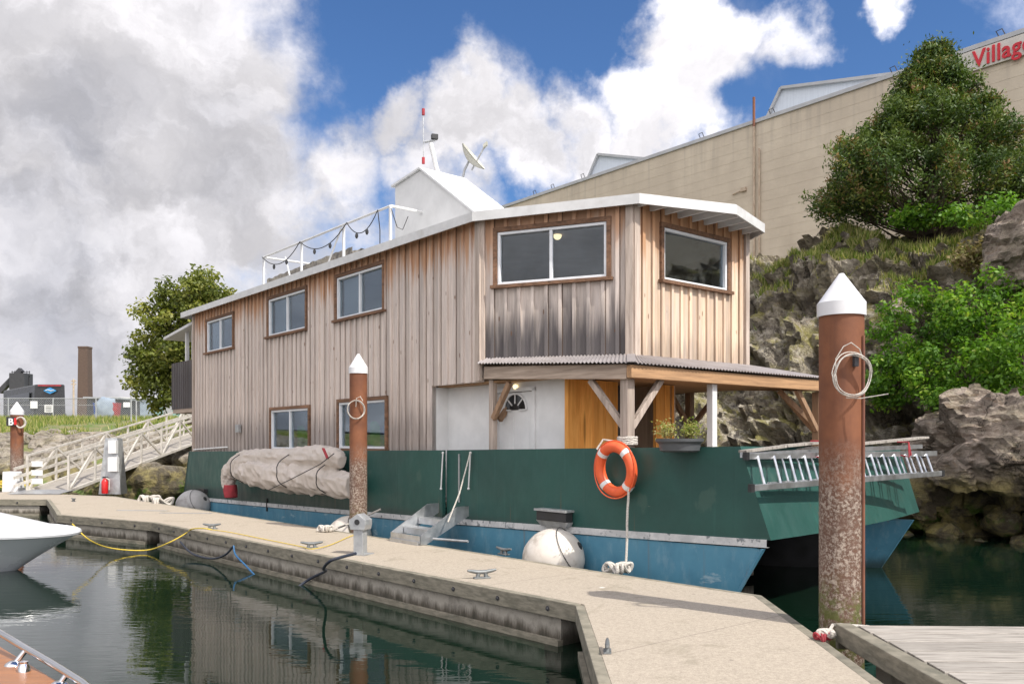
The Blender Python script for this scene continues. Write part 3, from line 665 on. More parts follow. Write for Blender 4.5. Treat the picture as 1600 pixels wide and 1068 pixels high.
# shrubs on the cliff (centre px,py, depth, radii)
def hill_depth(px, n_): return n_/((px-HX)/FP*NN.x+NN.y)
def shrub(px, py, n_, rx, rz, label, per=800, size=.055, mat='leaf_shrub', ncl=70, group='bright green shrubs on the cliff'):
    Y_ = hill_depth(px, n_); c = D(px, py, Y_)
    make_tree('shrub', c-UP*rz*.9, [(c, rx, rx*.75, rz), (c+V((-rx*.5, .1, -rz*.25)), rx*.6, rx*.5, rz*.65), (c+V((rx*.5, 0, rz*.2)), rx*.6, rx*.5, rz*.6)], per, size, M[mat], label, .05, 'shrub', .55, group, ncl, (.16, .36))
shrub(1440, 505, 21.6, 1.15, 1.15, 'big bright green shrub right of the white pile cap, leftmost of the cliff shrubs')
shrub(1540, 480, 21.2, 1.1, .9, 'bright green shrub on the cliff under the dark boulder, uppermost at the right edge')
shrub(1500, 575, 20.6, 1.15, .85, 'leafy green shrub just above the bare rock slab, in the middle of the cliff shrubs')
shrub(1600, 550, 20.2, 1.1, 1.0, 'green shrub cut by the right edge of the photo above the grey slab')
shrub(1400, 590, 21.0, .8, .7, 'darker lower green shrub directly right of the rusty pile and wire coil', 700)
shrub(1490, 625, 19.8, .5, .3, 'low ferny green shrub lying on top of the bare rock slab', 420, .05)
shrub(1440, 335, 25.4, .9, .3, 'low green shrub at the foot of the evergreen tree', 420, .06, group='low shrubs along the hill top')
shrub(1560, 330, 24.6, 1.3, .35, 'low bright shrub along the hill top at the right edge', 420, .06, group='low shrubs along the hill top')
shrub(1540, 400, 22.9, .8, .4, 'dry olive brush left of the dark boulder on the slope', 300, .06, 'leaf_dry', group='low shrubs along the hill top')
# grass tufts
def grass(name, pts, h, mat, label, w_=.018):
    n = len(pts); pts = np.asarray(pts); an = np.random.uniform(0, 2*np.pi, n); hh = h*np.random.uniform(.5, 1.3, n)
    dx = np.stack([np.cos(an), np.sin(an), np.zeros(n)], 1)*w_; ln = np.random.normal(0, .3, (n, 3))*hh[:, None]; ln[:, 2] = hh
    vs = np.stack([pts-dx, pts+dx, pts+ln*.6+dx*.6, pts+ln], 1).reshape(-1, 3)
    me = bpy.data.meshes.new(name); me.from_pydata(vs.tolist(), [], [(4*i, 4*i+1, 4*i+2, 4*i+3) for i in range(n)])
    ca = me.color_attributes.new('tone', 'FLOAT_COLOR', 'CORNER'); cc = np.ones((4*n, 4), dtype=np.float32); cc[:, :3] = np.repeat(np.random.rand(n), 4)[:, None]; ca.data.foreach_set('color', cc.ravel())
    me.materials.append(M[mat]); o = bpy.data.objects.new(name, me); COL.objects.link(o); return tag(o, label, 'grass', kind='stuff')
P = []
for i in range(60000):
    x = random.uniform(-60, -10); y = 39+33*random.random()**1.3
    if noise.noise(V((x*.18, y*.12, 0))) > -.18+random.uniform(-.1, .2): P.append((x, y, bank(x, y)-.02))
grass('grass', P, .38, 'leaf_grass', 'long green grass growing over the bank below the wire fence', .035)
P = []
from mathutils.bvhtree import BVHTree
hill = bpy.data.objects['rocky_hillside']; hb = BVHTree.FromPolygons([v.co for v in hill.data.vertices], [p.vertices for p in hill.data.polygons])
for (px, py, n_, rt, rn, k) in [(1345, 368, 25.2, 1.9, .9, 14000), (1215, 400, 24.9, .8, .5, 2500), (1225, 398, 25.6, .6, .4, 1500), (1440, 420, 24.0, .8, .8, 1500), (1590, 330, 25, 1.6, 1, 5000), (1510, 395, 23.5, .8, .8, 2500), (1240, 640, 20.5, .5, .5, 300)]:
    c = D(px, py, hill_depth(px, n_)); t0, n0, _ = tn(c)
    for i in range(k):
        q = B(t0+random.gauss(0, rt*.5), n0+random.gauss(0, rn*.5), 15); h_ = hb.ray_cast(q, V((0, 0, -1)))
        if h_[0] is not None and abs(h_[1].z) > .3: P.append(tuple(h_[0]))
grass('grass', P, .26, 'leaf_grass', 'tufts of yellow green grass on the ledges of the rocky hill', .02)

# ------------------------------------------------------------------ beige warehouse on the hill
NB = 32.0; T_L = tn(S(690, 300, NB))[0]; T_R = tn(S(1700, 300, NB))[0]-55; ZT = 16.1
base = B((T_L+T_R)/2, NB+9, 8.5)
wh = thing('warehouse', base, 'long beige windowless warehouse with grey roof edge on top of the rocky hill', 'building')
mb = MB(); L_ = T_L-T_R; rib = .0
mb.cur = .5
mb.hexa([B(T_R, NB, 6), B(T_L, NB, 6), B(T_L, NB+20, 6), B(T_R, NB+20, 6), B(T_R, NB, ZT-.16), B(T_L, NB, ZT-.16), B(T_L, NB+20, ZT-.16), B(T_R, NB+20, ZT-.16)])
mb.build('wall', M['stucco'], wh)
mb = MB()
z_ = 7.0
while z_ < ZT-.4:    # faint horizontal cladding laps
    mb.beam(B(T_R, NB-.003, z_), B(T_L, NB-.003, z_), .006, .018); z_ += .42
mb.build('cladding_lap', M['stucco'], wh)
mb = MB(); mb.hexa([B(T_R, NB-.08, ZT-.158), B(T_L+.1, NB-.08, ZT-.158), B(T_L+.1, NB+20.1, ZT-.158), B(T_R, NB+20.1, ZT-.158), B(T_R, NB-.08, ZT), B(T_L+.1, NB-.08, ZT), B(T_L+.1, NB+20.1, ZT), B(T_R, NB+20.1, ZT)])
mb.build('roof', M['flash'], wh)
def monitor(p0, p1, p2, off=.6):   # clerestory: low corner, peak, far low corner as seen on plane NB+off
    a0, a1, a2 = [S(*q, NB+off) for q in (p0, p1, p2)]
    zb = ZT-.02; ta, tb_, tc_ = [tn(q)[0] for q in (a0, a1, a2)]; zp = a1.z
    m_ = MB(); poly = [B(ta, NB+off, zb), B(tb_, NB+off, zp), B(tc_, NB+off, max(a2.z, zb+.05)), B(tc_, NB+off, zb)]
    m_.extr(poly, NN*12); o = m_.build('roof_monitor', M['clere'], wh)
    m_ = MB()
    m_.beam(poly[0]-NN*.06, poly[1]-NN*.06+UP*.05, .16, .12); m_.beam(poly[1]-NN*.06+UP*.05, poly[2]-NN*.06+UP*.05, .16, .12)
    m_.build('roof_edge', M['flash'], o)
monitor((918, 280), (936, 243), (1010, 250)); monitor((1197, 190), (1222, 140), (1420, 122))
mb = MB()
for px, y0, y1, r_, mt in ((1178, 196, 380, .055, 'pipe'), (1186, 232, 380, .045, 'pipe')):
    a0 = S(px, y0, NB-.1); b0 = S(px, y1, NB-.1); MB().tube([a0, V((a0.x, a0.y, 8))], r_, 8).build('wall_pipe', M[mt], wh, smooth=True)
a0 = S(1178, 152, NB-.1); MB().tube([a0, V((a0.x, a0.y, S(1178, 198, NB-.1).z))], .06, 8).build('vent_pipe', M['rustpipe'], wh, smooth=True)
mb = MB(); a0 = S(1162, 296, NB-.05); mb.box(a0, .25, .12, .16, D1, NN); mb.beam(a0, a0+D1*.6-UP*.1, .05, .03); mb.build('wall_bracket', M['pipe'], wh)
for px, py in ((835, 300), (863, 290), (910, 275), (1095, 213), (1205, 183), (1395, 113), (1562, 58)):
    a0 = S(px, py, NB+.1); a0.z = ZT; m_ = MB(); m_.tube([a0, a0+UP*.28+D1*.12, a0+UP*.3-D1*.08, a0+UP*.02-D1*.2], .02, 5); m_.build('roof_hook', M['darksteel'], wh)
def text_mesh(name, s, size, o, xd, yd, mat, parent=None, depth=.03, bold=.0, origin=None, sx=1.0, align='LEFT'):
    cu = bpy.data.curves.new('txt', 'FONT'); cu.body = s; cu.size = 1; cu.offset = bold; cu.space_character = 1.06; cu.extrude = .0; cu.align_x = align
    tmp = bpy.data.objects.new('txt', cu); COL.objects.link(tmp); dg = bpy.context.evaluated_depsgraph_get(); dg.update()
    me = bpy.data.meshes.new_from_object(tmp.evaluated_get(dg)); bpy.data.objects.remove(tmp)
    m_ = MB(); xd = V(xd).normalized(); yd = V(yd).normalized(); zd = xd.cross(yd)
    fs = [tuple(p.vertices) for p in me.polygons]; v1 = [V(o)+xd*v.co.x*size*sx+yd*v.co.y*size+zd*depth for v in me.vertices]
    k = len(v1); v0 = [q-zd*depth for q in v1]; from collections import Counter
    ec = Counter()
    for f in fs:
        for i in range(len(f)): ec[tuple(sorted((f[i], f[(i+1) % len(f)])))] += 1
    side = [(a_, b_, b_+k, a_+k) for (a_, b_), c_ in ec.items() if c_ == 1]
    m_.add(v1+v0, fs+[tuple(i+k for i in reversed(f)) for f in fs]+side, .5)
    bpy.data.meshes.remove(me); return m_.build(name, mat, parent, origin=origin)
sg0 = S(1412, 146, NB-.12); sg0.z = ZT-.16; tsg = tn(S(1418, 140, NB))[0]; tV = tn(S(1522, 100, NB))[0]
sgn = thing('store_sign', B(tV, NB-.1, ZT-.5), 'long red lettered store sign reading Village on the warehouse wall, half behind the evergreen tree', 'sign')
mb = MB(); mb.box(B(tsg-3.2, NB-.06, ZT-.56), 6.4, .08, .72, D1, NN); mb.build('sign_panel', M['signwhite'], sgn)
text_mesh('letters', 'Village', .82, B(tV, NB-.1, ZT-.83), -D1, UP, M['signred'], sgn, .05, .014, sx=.85)
text_mesh('letters', 'Value', .82, B(tsg-.05, NB-.1, ZT-.83), -D1, UP, M['signor'], sgn, .05, .014, sx=.85)

# ------------------------------------------------------------------ houseboat
A_ = (11.06, 8.40); B_ = (8.82, 9.58); C_ = (8.83, 12.46); D_ = (11.06, 13.60); TS = 24.36
hbt = thing('houseboat', B(15, 11, 0), 'two storey houseboat with weathered board and batten walls on a green and blue hull', 'houseboat')
def zb(t): return float(np.interp(t, [5.6, 10, 13, 24.8], [.94, .82, .735, .51]))
def zt(t): return float(np.interp(t, [5.9, 12, 24.6], [2.0, 1.91, 1.78]))
def wall(p0, p1, z0, z1, opens, out, name, mat, step=.225, thick=.09, bw=.055, bd=.034, parent=None, cap=None):
    """board and batten wall from p0 to p1; opens: (u0,u1,za,zb) in metres along"""
    p0 = V(p0); p1 = V(p1); L = (p1-p0).length; u = (p1-p0)/L; out = V(out).normalized(); m_ = MB()
    n = max(1, round(L/step)); edges = [L*i/n for i in range(n+1)]
    def segs(u0, u1):
        fr = [(z0, z1)]
        for (a0, a1, za, zb_) in opens:
            if a1 > u0+1e-4 and a0 < u1-1e-4:
                nf = []
                for (c, d) in fr:
                    if zb_ <= c or za >= d: nf.append((c, d)); continue
                    if za > c: nf.append((c, za))
                    if zb_ < d: nf.append((zb_, d))
                fr = nf
        return fr
    for i in range(n):
        tt = random.random(); cuts = sorted({edges[i], edges[i+1]} | {x for o in opens for x in (o[0], o[1]) if edges[i] < x < edges[i+1]})
        for c0, c1 in zip(cuts, cuts[1:]):
            for (za, zb_) in segs(c0, c1):
                m_.box(p0+u*(c0+c1)/2-out*thick/2+UP*(za+zb_)/2, c1-c0, thick, zb_-za, u, out, UP, tt)
    for i in range(n+1):
        x = min(max(edges[i], bw/2), L-bw/2); tt = random.random()
        for (za, zb_) in segs(x-bw/2, x+bw/2): m_.box(p0+u*x+out*(bd/2+.0005)+UP*((za+zb_)/2+random.uniform(-.003, .003)), bw*random.uniform(.85, 1.1), bd, zb_-za-.008, u, out, UP, .45+tt*.55)
        if 0 < i < n and bd > .01:
            sd_ = random.choice((-1, 1)); xx = x+sd_*(bw/2+.006)
            for (za, zb_) in segs(xx-.004, xx+.004): m_.box(p0+u*xx+out*.0015+UP*(za+zb_)/2, random.uniform(.007, .013), .003, zb_-za-.01, u, out, UP, -1)  # dark strip beside the batten: painted gap shadow plus edge weathering
    return m_.build(name, M[mat], parent or hbt)
def window(p0, u, out, w_, z0, z1, mull=True, curtain=True, trim='trim', sill=True, tw=.07):
    """p0 world xy of left end (as seen), u to the right"""
    u = V(u).normalized(); out = V(out).normalized(); p0 = V((p0[0], p0[1], 0))
    def q(x, o_, z): return p0+u*x+out*o_+UP*z
    f = .045; m_ = MB()
    for (xa, xb, za, zb_) in ((0, w_, z1-f, z1), (0, w_, z0, z0+f), (0, f, z0+f, z1-f), (w_-f, w_, z0+f, z1-f)):
        m_.box(q((xa+xb)/2, -.02, (za+zb_)/2), xb-xa, .08, zb_-za, u, out)
    o = m_.build('window', M['alu_white'], hbt, bevel=.006)
    if mull: MB().box(q(w_/2, -.022, (z0+z1)/2), .045, .066, z1-z0-2*f, u, out).build('mullion', M['alu_white'], o)
    MB().box(q(w_/2, -.035, (z0+z1)/2), w_-2*f, .006, z1-z0-2*f, u, out).build('pane', M['glass'], o)
    m_ = MB()
    for (xa, xb, za, zb_) in ((-tw, w_+tw, z1+.001, z1+tw), (-tw, -.001, z0-.0, z1), (w_+.001, w_+tw, z0, z1)):
        m_.box(q((xa+xb)/2, .018, (za+zb_)/2), xb-xa, .055, zb_-za, u, out)
    m_.build('trim', M[trim], o)
    if sill: MB().box(q(w_/2, .04, z0-.03), w_+2*tw+.06, .11, .05, u, out).build('sill', M[trim], o)
    if curtain:
        m_ = MB(); c0, c1 = (.06, .42*w_) if mull else (w_*.75, w_-.05)
        m_.grid(lambda a_, b_: q(c0+(c1-c0)*a_, -.11+.02*math.sin(a_*30), z0+(z1-z0)*b_), 40, 2)
        m_.build('curtain', M['curtain'], o, recalc=False)
    return o
def side_rect(pxl, pxr, ptl, pbl, n_=8.4):
    a0 = tn(S(pxl, ptl, n_)); a1 = tn(S(pxl, pbl, n_)); a2 = tn(S(pxr, ptl, n_)); return a0[0], a2[0], a1[2], a0[2]
wins = [side_rect(324.6, 365, 502.8, 551), side_rect(421, 479, 468.7, 526), side_rect(527.7, 599.8, 434.7, 500), side_rect(425, 483.5, 641, 701), side_rect(531, 604, 629, 700)]
opens = [(TS-a0, TS-a1, z0, z1) for (a0, a1, z0, z1) in wins]+[(TS-12.44, 99, 0, 3.02)]
wall(B(TS, 8.4), B(A_[0], 8.4), 1.6, 5.66, opens, -NN, 'side_wall', 'side')
for i, (a0, a1, z0, z1) in enumerate(wins): window(B(a0, 8.4), -D1, -NN, a0-a1, z0, z1, curtain=(i != 3 and i != 4))
pA, pB, pC, pD = B(*A_), B(*B_), B(*C_), B(*D_)
u2 = (pB-pA).normalized(); o2 = V((u2.y, -u2.x, 0)); u3 = (pC-pB).normalized(); o3 = V((u3.y, -u3.x, 0)); u4 = (pD-pC).normalized(); o4 = V((u4.y, -u4.x, 0))
def onface(px, py, p0, nrm):
    r = V(((px-HX)/FP, 1, -(py-HY)/FP)); k = V((p0.x, p0.y, 0)).dot(nrm)/(r.x*nrm.x+r.y*nrm.y); return V((0, 0, CAMZ))+r*k
def face_rect(pxl, pxr, ptl, pbl, p0, u, nrm):
    a0 = onface(pxl, ptl, p0, nrm); a1 = onface(pxl, pbl, p0, nrm); a2 = onface(pxr, ptl, p0, nrm); return (a0-p0).dot(u), (a2-p0).dot(u), a1.z, a0.z
w6 = face_rect(778, 948.5, 363.5, 446, pA, u2, o2); w7 = face_rect(1035, 1134.5, 355, 437, pB, u3, o3)
wall(pA, pB, 3.3, 5.66, [w6], o2, 'bow_quarter_wall', 'bow_side')
wall(pB, pC, 3.3, 5.66, [w7], o3, 'bow_wall', 'front')
wall(pC, pD, 3.3, 5.66, [(.35, 2.1, 4.45, 5.3)], o4, 'far_quarter_wall', 'bow_side')
wall(pD, B(TS, 13.6), 1.0, 5.66, [(.8, 2.4, 4.45, 5.3), (4.5, 6.5, 4.45, 5.3), (0, 1.4, 0, 3.0)], NN, 'far_side_wall', 'side', .3)
wall(B(TS, 13.6), B(TS, 8.4), 1.0, 5.66, [], D1, 'stern_wall', 'dark_wood', .3)
window(pA+u2*w6[0], u2, o2, w6[1]-w6[0], w6[2], w6[3], curtain=False); window(pB+u3*w7[0], u3, o3, w7[1]-w7[0], w7[2], w7[3], mull=False, curtain=False)
window(pC+u4*.35, u4, o4, 1.75, 4.45, 5.3); window(pD+D1*.8, D1, NN, 1.6, 4.45, 5.3, curtain=False); window(pD+D1*4.5, D1, NN, 2.0, 4.45, 5.3, curtain=False)
# corner boards
for c_, l_, ax_, ot_, th_, tt_ in ((pA-NN*.03+UP*4.345, .13, D1, NN, .06, .3), (pA+u2*.05+o2*.03+UP*4.48, .1, u2, o2, .05, .7), (pB-u2*.04+o2*.035+UP*4.48, .12, u2, o2, .06, .2),
                                  (pB+u3*.05+o3*.03+UP*4.48, .12, u3, o3, .05, .8), (pC-u3*.05+o3*.03+UP*4.48, .1, u3, o3, .05, .5), (B(TS-.05, 8.37, 3.65), .1, D1, NN, .06, .3)):
    hh_ = 2.63 if ax_ is D1 and l_ == .13 else (4.0 if ax_ is D1 else 2.36)
    MB().box(c_, l_, th_, hh_, ax_, ot_, tone=tt_).build('corner_board', M['greypost'], hbt, bevel=.004)
# interior
IN = MB(); poly = [B(24.2, 8.55), B(11.1, 8.55), B(9.0, 9.68), B(9.0, 12.36), B(11.1, 13.45), B(24.2, 13.45)]
IN.prism([(q.x, q.y) for q in poly], 3.04, 3.18); IN.build('upper_floor', M['interior'], hbt)
mb = MB(); mb.prism([(q.x, q.y) for q in poly], 5.5, 5.53); mb.build('ceiling', M['interior'], hbt)
for tt_ in (13.3, 16.6, 19.8): MB().box(B(tt_, 11, 4.34), .08, 4.6, 2.3, D1, NN).build('partition', M['interior'], hbt)
MB().box(B(17, 10.6, 2.0), 8, .08, 2.0, D1, NN).build('partition', M['interior'], hbt)
lp = onface(871, 368, pA+(-o2)*.9, o2); g_ = MB(); g_.ball(lp, .07); lamp = g_.build('ceiling_lamp', M['lamp'], hbt, smooth=True); MB().tube([lp+UP*.05, V((lp.x, lp.y, 5.5))], .01, 6).build('lamp_cord', M['black'], lamp)
# green and blue sheets behind the lower windows
for (a0, a1, z0, z1), kk in ((wins[3], 0), (wins[4], 1)):
    m_ = MB(); m_.grid(lambda u_, v_: B(a0-.45*(a0-a1)-(a0-a1)*.55*u_, 8.62+.04*math.sin(u_*9), z0+v_*(.42+.12*math.sin(u_*5+1))), 14, 6); m_.build('coloured_sheet', M['limegreen'], hbt, recalc=False)
    if kk: m_ = MB(); m_.grid(lambda u_, v_: B(a0-.7*(a0-a1)-(a0-a1)*.3*u_, 8.58, z0+v_*(.40+.05*math.sin(u_*5))), 14, 6); m_.build('coloured_sheet', M['plainblue'], hbt, recalc=False)
# main roof
RO = [(24.87, 8.22), (11.0, 8.22), (8.63, 9.50), (8.09, 11.1), (8.50, 12.45), (11.0, 13.8), (24.87, 13.8)]
rp = [B(*q) for q in RO]
rf = MB().prism([(q.x, q.y) for q in rp], 5.665, 5.715).build('roof', M['fascia'], hbt)
m_ = MB()
for i in range(len(rp)):
    p, q = rp[i], rp[(i+1) % len(rp)]; d = (q-p).normalized(); o_ = V((d.y, -d.x, 0)); o_ = -o_ if (p-B(15, 11)).dot(o_) < 0 else o_
    L = (q-p).length; ncut = max(1, int(L/3.2))
    for k in range(ncut): m_.beam(p+d*(L*k/ncut)+o_*.012+UP*5.645, p+d*(L*(k+1)/ncut+(.012 if k == ncut-1 else 0))+o_*.012+UP*5.645, .024, .15)
m_.build('fascia', M['fascia'], rf)
m_ = MB()
for k in range(9):
    n_ = 9.65+k*.33; tf = float(np.interp(n_, [9.5, 11.1, 12.45], [8.63, 8.09, 8.50])); m_.beam(B(tf+.02, n_, 5.62), B(8.95, n_, 5.62), .045, .085)
m_.build('rafter', M['white'], rf)
random.seed(21)
# corrugated porch roof
E0 = (11.02, 8.30, 3.31); E1 = (7.70, 8.34, 3.09); E2 = (7.78, 13.52, 3.12); E3 = (11.02, 13.70, 3.31)
W0 = (11.0, 8.42, 3.40); W1 = (8.84, 9.56, 3.37); W2 = (8.84, 12.48, 3.37); W3 = (11.0, 13.58, 3.40)
m_ = MB()
for (ea, eb, wa, wb) in ((E0, E1, W0, W1), (E1, E2, W1, W2), (E2, E3, W2, W3)):
    L = (B(*eb)-B(*ea)).length; nn = int(L/.076)*6
    def cf(u_, v_):
        p = B(*ea).lerp(B(*eb), u_); q = B(*wa).lerp(B(*wb), u_); return p.lerp(q, v_)+UP*.011*math.sin(u_*nn/6*2*math.pi)
    m_.grid(cf, nn+1, 2)
    m_.grid(lambda u_, v_: cf(u_, v_)-UP*.004, nn+1, 2)
pr = m_.build('porch_roof', M['corr'], hbt, recalc=False, smooth=60)
MB().beam(B(*W1)+UP*.0, B(*E1)+UP*.012, .12, .012).build('ridge_cap', M['corr'], pr)
# beams, posts, braces
PB = {'a': (10.95, 8.44, 3.16), 'b': (7.86, 8.46, 2.985), 'c': (7.92, 13.35, 2.99), 'd': (10.95, 13.4, 3.16)}
def bm_(a0, b0, h=.185, w_=.09, mat='beam', nm='porch_beam', ext=0): 
    p, q = B(*a0), B(*b0); d = (q-p).normalized(); return MB().beam(p-d*ext, q+d*ext, w_, h).build(nm, M[mat], hbt, bevel=.006)
bm_(PB['a'], PB['b'], .20, mat='greybeam'); bm_((7.80, 8.40, 2.985), (7.87, 13.42, 2.99), .17); bm_(PB['d'], (8.02, 13.36, 3.0), .17, mat='beam_t')
def post(t, n, z1, w_=.13, mat='post', z0=1.0): return MB().box(B(t, n, (z0+z1)/2), w_, w_, z1-z0, D1, NN).build('porch_post', M[mat], hbt, bevel=.008)
po = post(7.95, 8.53, 2.9, .14, 'greypost'); post(10.88, 8.53, 3.05, .10, 'greypost'); post(10.75, 13.3, 3.05, .13); post(7.98, 13.25, 2.9, .13)
pw = tn(FR(1115, 650, 7.9)); post(7.93, pw[1], 2.9, .11, 'white')
def brace(p0, p1, mat='post'): MB().beam(B(*p0), B(*p1), .075, .085).build('brace', M[mat], hbt, bevel=.006)
for (t, n, z) in ((7.95, 8.53, 2.9), (7.98, 13.25, 2.9)):
    s_ = 1 if n < 10 else -1; mt = 'greypost' if n < 10 else 'post'
    brace((t+.06, n-.0, 2.25), (t+.70, n-.0, 2.92), mt); brace((t-.02, n+s_*.06, 2.25), (t-.02, n+s_*.66, 2.92), mt); brace((t+.04, n+s_*.05, 2.35), (t+.45, n+s_*.45, 2.92), mt)
brace((10.83, 8.5, 2.42), (10.42, 8.5, 2.98)); brace((10.83, 8.62, 2.4), (10.83, 9.1, 2.98)); brace((10.7, 13.25, 2.3), (10.1, 13.3, 2.95)); brace((10.7, 13.25, 2.3), (10.7, 12.7, 2.95))
# porch ceiling (white soffit) and lower cabin
mb = MB(); mb.prism([(q.x, q.y) for q in (B(12.4, 8.5), B(10.9, 8.5), B(8.2, 8.62), B(8.2, 13.2), B(10.9, 13.3), B(12.4, 13.3))], 3.0, 3.03); mb.build('porch_ceiling', M['beam'], hbt)
dl = side_rect(776, 832, 612, 697, 8.75)
mb = MB(); nL = 8.75; x0, x1 = 12.5, 9.27
m_ = MB()
for (ta, tb_, za, zb_) in ((12.50, dl[0]+.03, 1.0, 3.0), (dl[1]-.03, 9.33, 1.0, 3.0), (dl[0]+.03, dl[1]-.03, 2.86, 3.0)):
    m_.box(B((ta+tb_)/2, nL+.05, (za+zb_)/2), ta-tb_, .1, zb_-za, D1, NN)
m_.box(B(12.47, 8.58, 2.0), .06, .34, 2.0, D1, NN)
m_.build('lower_cabin_wall', M['white'], hbt)
dm = MB(); tm = (dl[0]+dl[1])/2-.04; dw = dl[0]-dl[1]
dm.box(B(tm, nL+.03, 1.9), dw, .05, 1.88, D1, NN)
dr = dm.build('door', M['white'], hbt)
m_ = MB()
for sx in (-1, 1): m_.box(B(tm+sx*(dw/2+.015), nL-.01, 1.92), .07, .05, 1.96, D1, NN)
m_.box(B(tm, nL-.01, 2.88), dw+.1, .05, .06, D1, NN); m_.build('door_frame', M['white'], dr)
m_ = MB(); cpt = B(tm, nL-.005, 2.56); m_.extr([cpt+D1*.27*math.cos(k*math.pi/12)+UP*.25*math.sin(k*math.pi/12) for k in range(13)], NN*.02); m_.build('fan_light', M['busglass'], dr)
m_ = MB()
for k in range(13): 
    if k < 12: m_.beam(cpt-NN*.008+D1*.28*math.cos(k*math.pi/12)+UP*.26*math.sin(k*math.pi/12), cpt-NN*.008+D1*.28*math.cos((k+1)*math.pi/12)+UP*.26*math.sin((k+1)*math.pi/12), .02, .025)
for k in (0, 3, 6, 9, 12): m_.beam(cpt-NN*.012+D1*.1*math.cos(k*math.pi/12)+UP*.1*math.sin(k*math.pi/12), cpt-NN*.012+D1*.27*math.cos(k*math.pi/12)+UP*.25*math.sin(k*math.pi/12), .012, .018)
m_.build('fan_light_bars', M['white'], dr)
m_ = MB()
for sx in (-1, 1):
    for (za, zb_) in ((1.1, 1.65), (1.75, 2.45)): m_.box(B(tm+sx*dw*.22, nL+.004, (za+zb_)/2), dw*.3, .012, zb_-za, D1, NN)
m_.build('door_panel', M['white'], dr); MB().ball(B(tm-dw*.4, nL-.03, 1.85), .03).build('door_handle', M['alu'], dr, smooth=True)
# cedar front of the lower cabin with an opening
f0 = 8.66
wall(B(9.27, f0), B(9.27, 9.72), 1.0, 2.98, [], -D1, 'porch_panel', 'cedar', .27, .06, .02, .006)
wall(B(9.27, 10.62), B(9.27, 11.06), 1.0, 2.98, [], -D1, 'porch_panel', 'cedar', .22, .06, .02, .006)
wall(B(9.27, 11.06), B(12.5, 11.06), 1.0, 2.98, [], NN, 'inner_porch_wall', 'front', .24)
wall(B(12.5, 11.06), B(12.5, 13.4), 1.0, 2.98, [], -D1, 'inner_porch_wall', 'front', .24)
MB().box(B(10.0, 10.2, 2.0), .06, .95, 1.98, D1, NN).build('sliding_door', M['dark_wood'], hbt)
# light on the porch ceiling
lb = B(10.55, 8.72, 2.93); MB().ball(lb, .04).build('porch_lamp', M['lamp'], hbt, smooth=True)
MB().box(S(372, 669, 8.33), .22, .07, .20, D1, NN).build('meter_box', M['galv'], hbt)
MB().tube([S(303, 702, 8.33), S(355, 698, 8.33)], .02, 6).build('hose_pipe', M['white'], hbt)
# ---- hull
def curve_n(t): return 8.3+.10*max(0, (8.2-t)/2.5)**2
NS = 13.55
m_ = MB(); gL, gR = tn(S(691, 700, 8.3))[0], tn(S(735, 700, 8.3))[0]
def side_panel(m_, ta, tb_, nf=curve_n, th=.07, zlo=None, zhi=None, k=10, sgn=1):
    for i in range(k):
        a0 = ta+(tb_-ta)*i/k; a1 = ta+(tb_-ta)*(i+1)/k; z0f = zlo or zb; z1f = zhi or zt
        m_.hexa([B(a0, nf(a0), z0f(a0)), B(a1, nf(a1), z0f(a1)), B(a1, nf(a1)+th*sgn, z0f(a1)), B(a0, nf(a0)+th*sgn, z0f(a0)),
                 B(a0, nf(a0), z1f(a0)), B(a1, nf(a1), z1f(a1)), B(a1, nf(a1)+th*sgn, z1f(a1)), B(a0, nf(a0)+th*sgn, z1f(a0))], .5)
def strip(m_, ta, tb_, nf, z0f, z1f, k=20):
    m_.grid(lambda u_, v_: (lambda t: B(t, nf(t), z0f(t)+(z1f(t)-z0f(t))*v_))(ta+(tb_-ta)*u_), k+1, 2, .5)
# dock-side bulwark in two runs either side of the gate
side_panel(m_, 24.5, gL); side_panel(m_, gR, 6.1, k=14)
nb = curve_n(6.1)
# bow corner: from t=6.1 to raked stem
PT = B(6.03, curve_n(6.03), 2.0); PK = B(5.64, curve_n(5.64), .94)
QT = B(6.70, NS, 1.93); QK = B(6.39, NS, .95)
m_.add([B(6.1, nb, zb(6.1)), PK, PT, B(6.1, nb, zt(6.1))], [(0, 1, 2, 3)], .5)
def bowf(u_, v_):
    p = PK.lerp(QK, u_).lerp(PT.lerp(QT, u_), v_); return p-D1*.16*math.sin(math.pi*u_)*(1-.3*v_)
m_.grid(bowf, 25, 8, .5)
m_.grid(lambda u_, v_: bowf(u_, 1)+D1*.10*v_, 25, 2, .5)
m_.grid(lambda u_, v_: bowf(u_, 1-v_)+D1*.10, 25, 8, .5)
m_.add([QK, B(6.8, NS, .93), B(6.8, NS, 1.93), QT], [(0, 1, 2, 3)], .5)
side_panel(m_, 6.75, 24.5, lambda t: NS, .07, None, None, 12, -1)
m_.hexa([B(24.95, 8.3, .5), B(24.95, NS, .5), B(24.85, NS, .5), B(24.85, 8.3, .5), B(24.5, 8.3, 1.78), B(24.5, NS, 1.78), B(24.4, NS, 1.78), B(24.4, 8.3, 1.78)], .5)
m_.add([B(24.5, 8.3, .51), B(24.95, 8.3, .5), B(24.5, 8.3, 1.78)], [(0, 1, 2)], .5)
m_.build('bulwark', M['green'], hbt, recalc=False, smooth=30)
m_ = MB(); side_panel(m_, gL-.02, gR+.02, lambda t: 8.38, .05, None, None, 2); gate = m_.build('gate', M['green'], hbt)
MB().box(B((gL+gR)/2, 8.365, 1.45), .03, .02, .8, D1, NN).build('gate_latch', M['galv'], gate)
